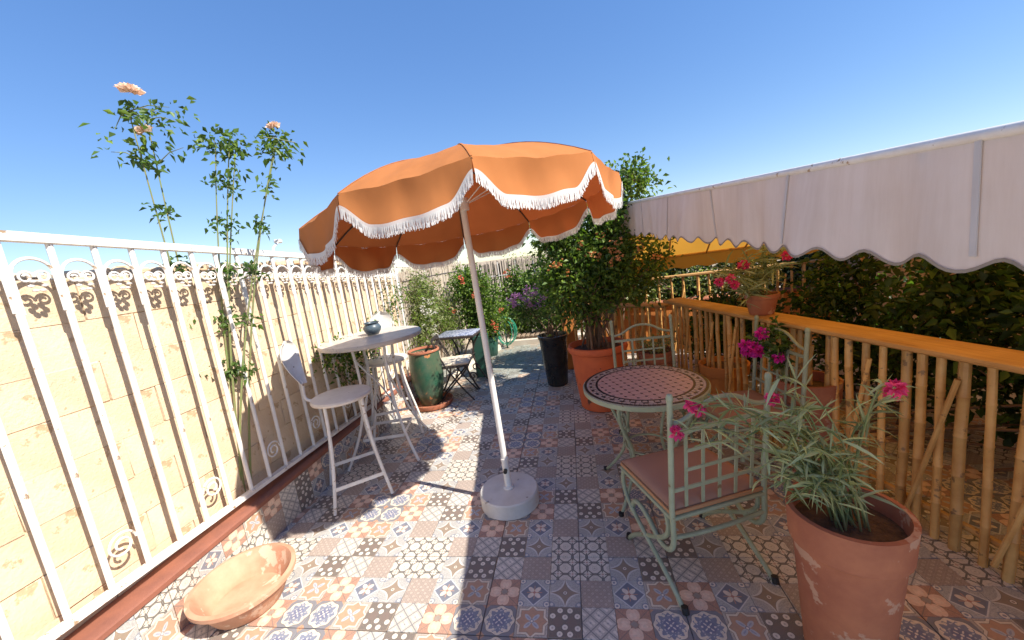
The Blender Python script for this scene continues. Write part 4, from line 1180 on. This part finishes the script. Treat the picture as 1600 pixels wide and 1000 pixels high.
# tall shrub in the orange planter
plant('flowering_shrub', (0.19, 3.88, 0.60),
      [(0.12, 3.85, 1.38, 0.46, 0.36, 0.45, 3.6), (-0.06, 3.85, 1.72, 0.28, 0.26, 0.27, 1.6), (0.40, 3.85, 1.90, 0.24, 0.22, 0.38, 1.2), (0.62, 3.8, 2.12, 0.14, 0.14, 0.22, 0.4),
       (0.58, 3.80, 1.36, 0.30, 0.28, 0.34, 1.4), (0.85, 3.7, 1.55, 0.26, 0.14, 0.10, 0.10)],
      330, 40, 0.070, 0.050, 0.52, 'leaf_mid', 'tall leafy shrub with orange flower clusters growing from the orange planter', stems=22, stem_r=0.013, seed=4, base_spread=0.2,
      second=('leaf_bright', 0.45),
      blooms=[('pet_orange', 0.046, 7, 'cluster', scatter((0.02, 3.55, 1.55), (0.25, 0.08, 0.16), 7, 3)+scatter((0.55, 3.5, 1.55), (0.32, 0.10, 0.18), 6, 5)+scatter((0.3, 3.6, 1.8), (0.3, 0.1, 0.2), 2, 7))])
# purple bush in the black planter
plant('flowering_shrub', (-0.292, 4.62, 0.58),
      [(-0.36, 4.58, 1.00, 0.30, 0.28, 0.20, 2), (-0.20, 4.68, 1.28, 0.24, 0.22, 0.24, 1.4), (-0.55, 4.5, 1.05, 0.18, 0.18, 0.14, 0.8)],
      95, 34, 0.060, 0.040, 0.5, 'leaf_mid', 'bush with purple blossoms growing from the black planter', stems=9, seed=8, second=('leaf_pale', 0.18),
      blooms=[('pet_purple', 0.042, 10, 'cluster', scatter((-0.50, 4.32, 1.15), (0.26, 0.10, 0.14), 30, 1))])
# coral bush by the reed fence, hedge at the far end
plant('flowering_shrub', (-1.50, 6.35, 0.30),
      [(-1.62, 6.35, 0.90, 0.42, 0.34, 0.48, 3), (-1.52, 6.3, 0.62, 0.34, 0.28, 0.28, 1.4), (-1.7, 6.35, 1.30, 0.30, 0.26, 0.20, 1)],
      230, 44, 0.085, 0.055, 0.50, 'leaf_bright', 'bright green bush with coral blossoms against the reed fence', stems=8, seed=9, second=('leaf_mid', 0.35),
      blooms=[('pet_coral', 0.05, 10, 'cluster', [(-1.72, 5.95, 1.42), (-1.70, 5.95, 1.34), (-1.15, 5.95, 0.84), (-1.30, 5.95, 0.62), (-1.26, 5.95, 0.55), (-1.05, 6.2, 1.4), (-1.0, 6.2, 1.33), (-1.9, 5.9, 0.9), (-1.55, 5.9, 1.1)])])
plant('hedge', (-0.5, 7.35, 0.006),
      [(-1.0, 7.35, 0.75, 0.45, 0.25, 0.62, 1.3), (-0.35, 7.35, 0.72, 0.45, 0.25, 0.66, 1.3), (0.35, 7.4, 0.70, 0.5, 0.25, 0.65, 1), (1.2, 7.4, 0.7, 0.6, 0.25, 0.65, 1)],
      520, 50, 0.085, 0.062, 0.55, 'leaf_bright', 'green hedge along the dark fence at the far end of the terrace', 'hedge', stems=16, seed=12, second=('leaf_mid', 0.5), base_spread=0.9)
# vines over the back fence, wisps against the sky
plant('climbing_vine', (-0.75, 7.62, 0.6),
      [(-0.8, 7.6, 1.55, 0.55, 0.05, 0.12, 1), (-0.35, 7.55, 1.62, 0.18, 0.05, 0.24, 1), (0.1, 7.5, 1.5, 0.4, 0.1, 0.25, 1.2)],
      60, 12, 0.05, 0.05, 0.45, 'leaf_pale', 'thin pale vine climbing over the dark back fence', 'vine', stems=9, stem_r=0.006, bark='greenstem', seed=13)
# white flowering creeper on the reed fence
plant('climbing_vine', (-2.02, 5.0, 0.10),
      [(-2.04, 4.95, 1.15, 0.06, 0.32, 0.45, 2), (-2.05, 5.5, 1.0, 0.07, 0.45, 0.55, 2), (-2.04, 4.8, 0.75, 0.07, 0.25, 0.35, 1), (-2.0, 5.9, 0.75, 0.09, 0.35, 0.45, 1.2)],
      260, 22, 0.06, 0.052, 0.42, 'leaf_olive', 'straggling creeper with white blossoms on the reed fence', 'vine', stems=14, stem_r=0.006, seed=14, base_spread=0.5, second=('leaf_bright', 0.3),
      blooms=[('pet_white', 0.04, 9, 'cluster', scatter((-1.96, 4.95, 0.95), (0.03, 0.25, 0.32), 22, 6)), ('pet_orange', 0.035, 6, 'cluster', [(-1.97, 5.4, 1.4), (-1.96, 6.0, 1.0)])])
# creeper on the white railing
plant('climbing_vine', (-2.14, 3.35, 0.30),
      [(-2.13, 3.30, 0.85, 0.05, 0.30, 0.20, 2), (-2.12, 3.05, 0.98, 0.05, 0.22, 0.12, 1.2), (-2.14, 3.75, 1.0, 0.05, 0.3, 0.3, 1.0), (-2.13, 4.25, 1.2, 0.04, 0.22, 0.40, 0.9)],
      66, 15, 0.05, 0.045, 0.5, 'leaf_mid', 'leafy creeper with pale blossoms threaded through the white railing', 'vine', stems=9, stem_r=0.005, seed=15, base_spread=0.3, second=('leaf_bright', 0.4),
      blooms=[('pet_white', 0.034, 8, 'cluster', scatter((-2.08, 3.2, 1.02), (0.03, 0.35, 0.10), 14, 2)), ('pet_peach', 0.034, 8, 'cluster', scatter((-2.08, 3.1, 0.86), (0.03, 0.3, 0.06), 6, 9))])
# rose leaning in over the railing
rs = plant('climbing_rose', (-2.30, 1.95, -0.3),
      [(-2.05, 2.28, 2.52, 0.16, 0.12, 0.12, 1.6), (-2.25, 2.0, 2.55, 0.22, 0.2, 0.22, 1.5), (-1.83, 2.47, 2.55, 0.05, 0.07, 0.09, 1.5)],
      40, 11, 0.045, 0.045, 0.52, 'leaf_mid', 'climbing rose with a peach bloom arching above the white railing', 'rose', stems=7, stem_r=0.009, bark='greenstem', seed=16, stem_leaves=900, second=('leaf_bright', 0.4),
      blooms=[('pet_peach', 0.055, 34, 'open', [(-1.80, 2.43, 2.66), (-2.2, 1.9, 2.75), (-2.35, 2.05, 2.62)])])
MB().tube([(0.42, 0.42, 2.90), (0.50, 0.47, 2.89), (0.60, 0.52, 2.86)], 0.003, 5).build('twig', M['greenstem'], rs)
# hedges and pale bush beyond the bamboo railing
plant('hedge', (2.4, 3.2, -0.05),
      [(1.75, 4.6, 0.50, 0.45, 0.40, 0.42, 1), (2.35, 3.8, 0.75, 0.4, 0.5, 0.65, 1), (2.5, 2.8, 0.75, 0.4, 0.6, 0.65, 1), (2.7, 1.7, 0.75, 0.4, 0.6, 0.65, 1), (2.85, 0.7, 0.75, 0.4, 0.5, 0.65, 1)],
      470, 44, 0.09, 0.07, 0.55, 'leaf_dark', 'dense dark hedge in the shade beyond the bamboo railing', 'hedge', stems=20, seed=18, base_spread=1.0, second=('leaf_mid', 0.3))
plant('leafy_bush', (1.5, 6.2, -0.05),
      [(0.9, 6.1, 0.9, 0.5, 0.3, 0.6, 1), (1.7, 6.2, 1.0, 0.5, 0.3, 0.6, 1), (2.6, 6.2, 1.0, 0.5, 0.3, 0.65, 1), (3.3, 6.1, 1.0, 0.4, 0.3, 0.65, 1)],
      300, 46, 0.09, 0.07, 0.55, 'leaf_pale', 'pale sunlit bush behind the far bamboo railing', 'bush', stems=12, seed=19, second=('leaf_dark', 0.55), base_spread=0.8)
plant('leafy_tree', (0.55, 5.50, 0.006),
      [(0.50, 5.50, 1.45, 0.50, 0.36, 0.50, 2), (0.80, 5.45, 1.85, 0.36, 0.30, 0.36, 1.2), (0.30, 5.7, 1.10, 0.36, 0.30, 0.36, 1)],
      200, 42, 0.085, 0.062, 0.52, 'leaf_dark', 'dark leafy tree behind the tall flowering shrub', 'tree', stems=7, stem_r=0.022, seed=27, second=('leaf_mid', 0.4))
# pots behind the table
small_pot((0.78, 4.02, 0.006), 0.17, 0.50, M['terra'], 'tall terracotta pot with pale trailing plant behind the arched chair')
plant('trailing_plant', (0.78, 4.02, 0.46), [(0.78, 4.0, 0.58, 0.16, 0.14, 0.07, 1)], 20, 16, 0.035, 0.035, 0.5, 'leaf_pale', 'pale trailing plant filling the tall terracotta pot', 'plant', stems=4, stem_r=0.004, seed=22)
small_pot((1.28, 3.62, 0.006), 0.20, 0.44, M['ochre'], 'ochre pot standing outside the bamboo railing')

# pink flowered plants
def pinks(name, base, targets, label, mt, leafL, seed, rad=0.030, extra=14, leaf='leaf_silver', lw=0.10):
    rnd = random.Random(seed); rng = np.random.default_rng(seed)
    t = empty(name, base, 0, label, 'flower'); B = Vector(base); b = MB(); P = []; D = []
    ends = [Vector(q) for q in targets]
    for _ in range(extra):
        q = rnd.choice(ends); ends.append(B.lerp(q, rnd.uniform(0.45, 0.9))+Vector((rnd.uniform(-.10, .10), rnd.uniform(-.10, .10), rnd.uniform(-.06, .14))))
    for e in ends:
        e = e-B; s0 = Vector((rnd.uniform(-.05, .05), rnd.uniform(-.05, .05), 0))
        pts = bez(s0, s0+Vector((e.x*0.2, e.y*0.2, abs(e.z)*0.5+0.10)), Vector((e.x*0.65, e.y*0.65, e.z+0.09)), e, 12)
        b.tube(pts, [0.0036-0.00012*i for i in range(13)], 5)
        for p in pts[3:12]:
            for _ in range(rnd.choice((1, 2, 2, 3))):
                P.append(p); d = Vector((rnd.uniform(-1, 1), rnd.uniform(-1, 1), rnd.uniform(-0.3, 0.9))).normalized(); D.append(d)
    b.build('stem', M['greenstem'], t)
    P = np.array(P); D = np.array(D); L = leafL*rng.uniform(0.6, 1.25, len(P))
    link('foliage', blade_mesh('foliage', P, D, L, L*lw, M[leaf], rng) if lw < 0.3 else leaf_mesh('foliage', P, D, L, L*lw, M[leaf], rng, 0.3, 0.25), t)
    ms = [bloom_mesh('blossom', M[mt], rad, 46, 'puff', s) for s in range(3)]
    for q in targets:
        link('blossom', rnd.choice(ms), t, loc=tuple(Vector(q)-B), rot=(rnd.uniform(-1, 1), rnd.uniform(-1, 1), rnd.uniform(0, 6)), scale=(rnd.uniform(.85, 1.15),)*3)
    return t
small_pot((0.86, 1.36, 0.006), 0.17, 0.62, M['terra'], 'tall terracotta pot holding the pink carnations in front of the iron chair')
pinks('carnation_plant', (0.86, 1.36, 0.57), [(0.345, 1.50, 0.865), (0.405, 1.50, 0.975), (0.435, 1.51, 0.955), (0.66, 1.42, 1.02), (0.95, 1.30, 1.08), (1.05, 1.45, 1.0)], 'pink carnation plant with narrow silvery leaves in front of the iron chair', 'pet_pink', 0.10, 31, extra=26)
small_pot((1.34, 3.02, 0.990), 0.11, 0.15, M['terra'], 'terracotta pot with pink flowers standing on the plank rail')
pinks('geranium_plant', (1.34, 3.02, 1.12), [(1.075, 2.85, 1.29), (1.10, 2.85, 1.245), (1.20, 2.95, 1.36), (1.02, 2.9, 1.27), (1.45, 2.9, 1.4)], 'pink flowering plant in the pot on the plank rail', 'pet_pink', 0.13, 33, rad=0.036, extra=16)
pinks('bougainvillea', (1.30, 2.62, 0.62), [(1.06, 2.62, 0.88), (1.10, 2.60, 0.86), (1.13, 2.62, 0.83), (1.08, 2.64, 0.83), (1.15, 2.60, 0.95), (1.22, 2.55, 0.80)], 'magenta bougainvillea spray leaning through the bamboo railing', 'pet_magenta', 0.05, 35, rad=0.040, extra=10, leaf='leaf_mid', lw=0.5)
small_pot((1.42, 2.62, 0.006), 0.17, 0.62, M['terra'], 'terracotta pot holding the magenta bougainvillea behind the bamboo railing')

# ------------------------------------------------------------------ far end clutter
hr = empty('garden_hose', (-1.27, 6.75, 0.006), 0, 'coiled green garden hose hanging on a stand at the far end', 'hose')
b = MB()
for k in range(4):
    rx, rz_ = 0.125+0.022*(k % 3)+0.01*k, 0.23+0.02*((k*2) % 3); oy = -0.05+k*0.025
    b.tube([(0.01*k+rx*math.cos(t*PI/14), oy+0.012*math.sin(t), 0.33+rz_*math.sin(t*PI/14)) for t in range(29)], 0.008, 7)
b.build('coil', M['hose'], hr)
b = MB(); b.tube([(0, 0, 0), (0, 0, 0.60)], 0.014, 8); b.tube([(0, -0.08, 0.585), (0, 0.06, 0.585)], 0.014, 8); b.build('stand', M['green_paint'], hr)
pa = empty('wooden_pallet', (-0.72, 7.12, 0.0), R(-4), 'weathered slatted wooden pallet lying at the far end', 'pallet')
for i in range(9):
    b = MB(); b.box((-0.36+i*0.09, 0, 0.16), (0.065, 0.42, 0.018), bev=0.003); b.build('slat', M['wood'], pa)
for y in (-0.16, 0.16):
    b = MB(); b.box((0, y, 0.08), (0.80, 0.06, 0.14), bev=0.004); b.build('bearer', M['wood'], pa)
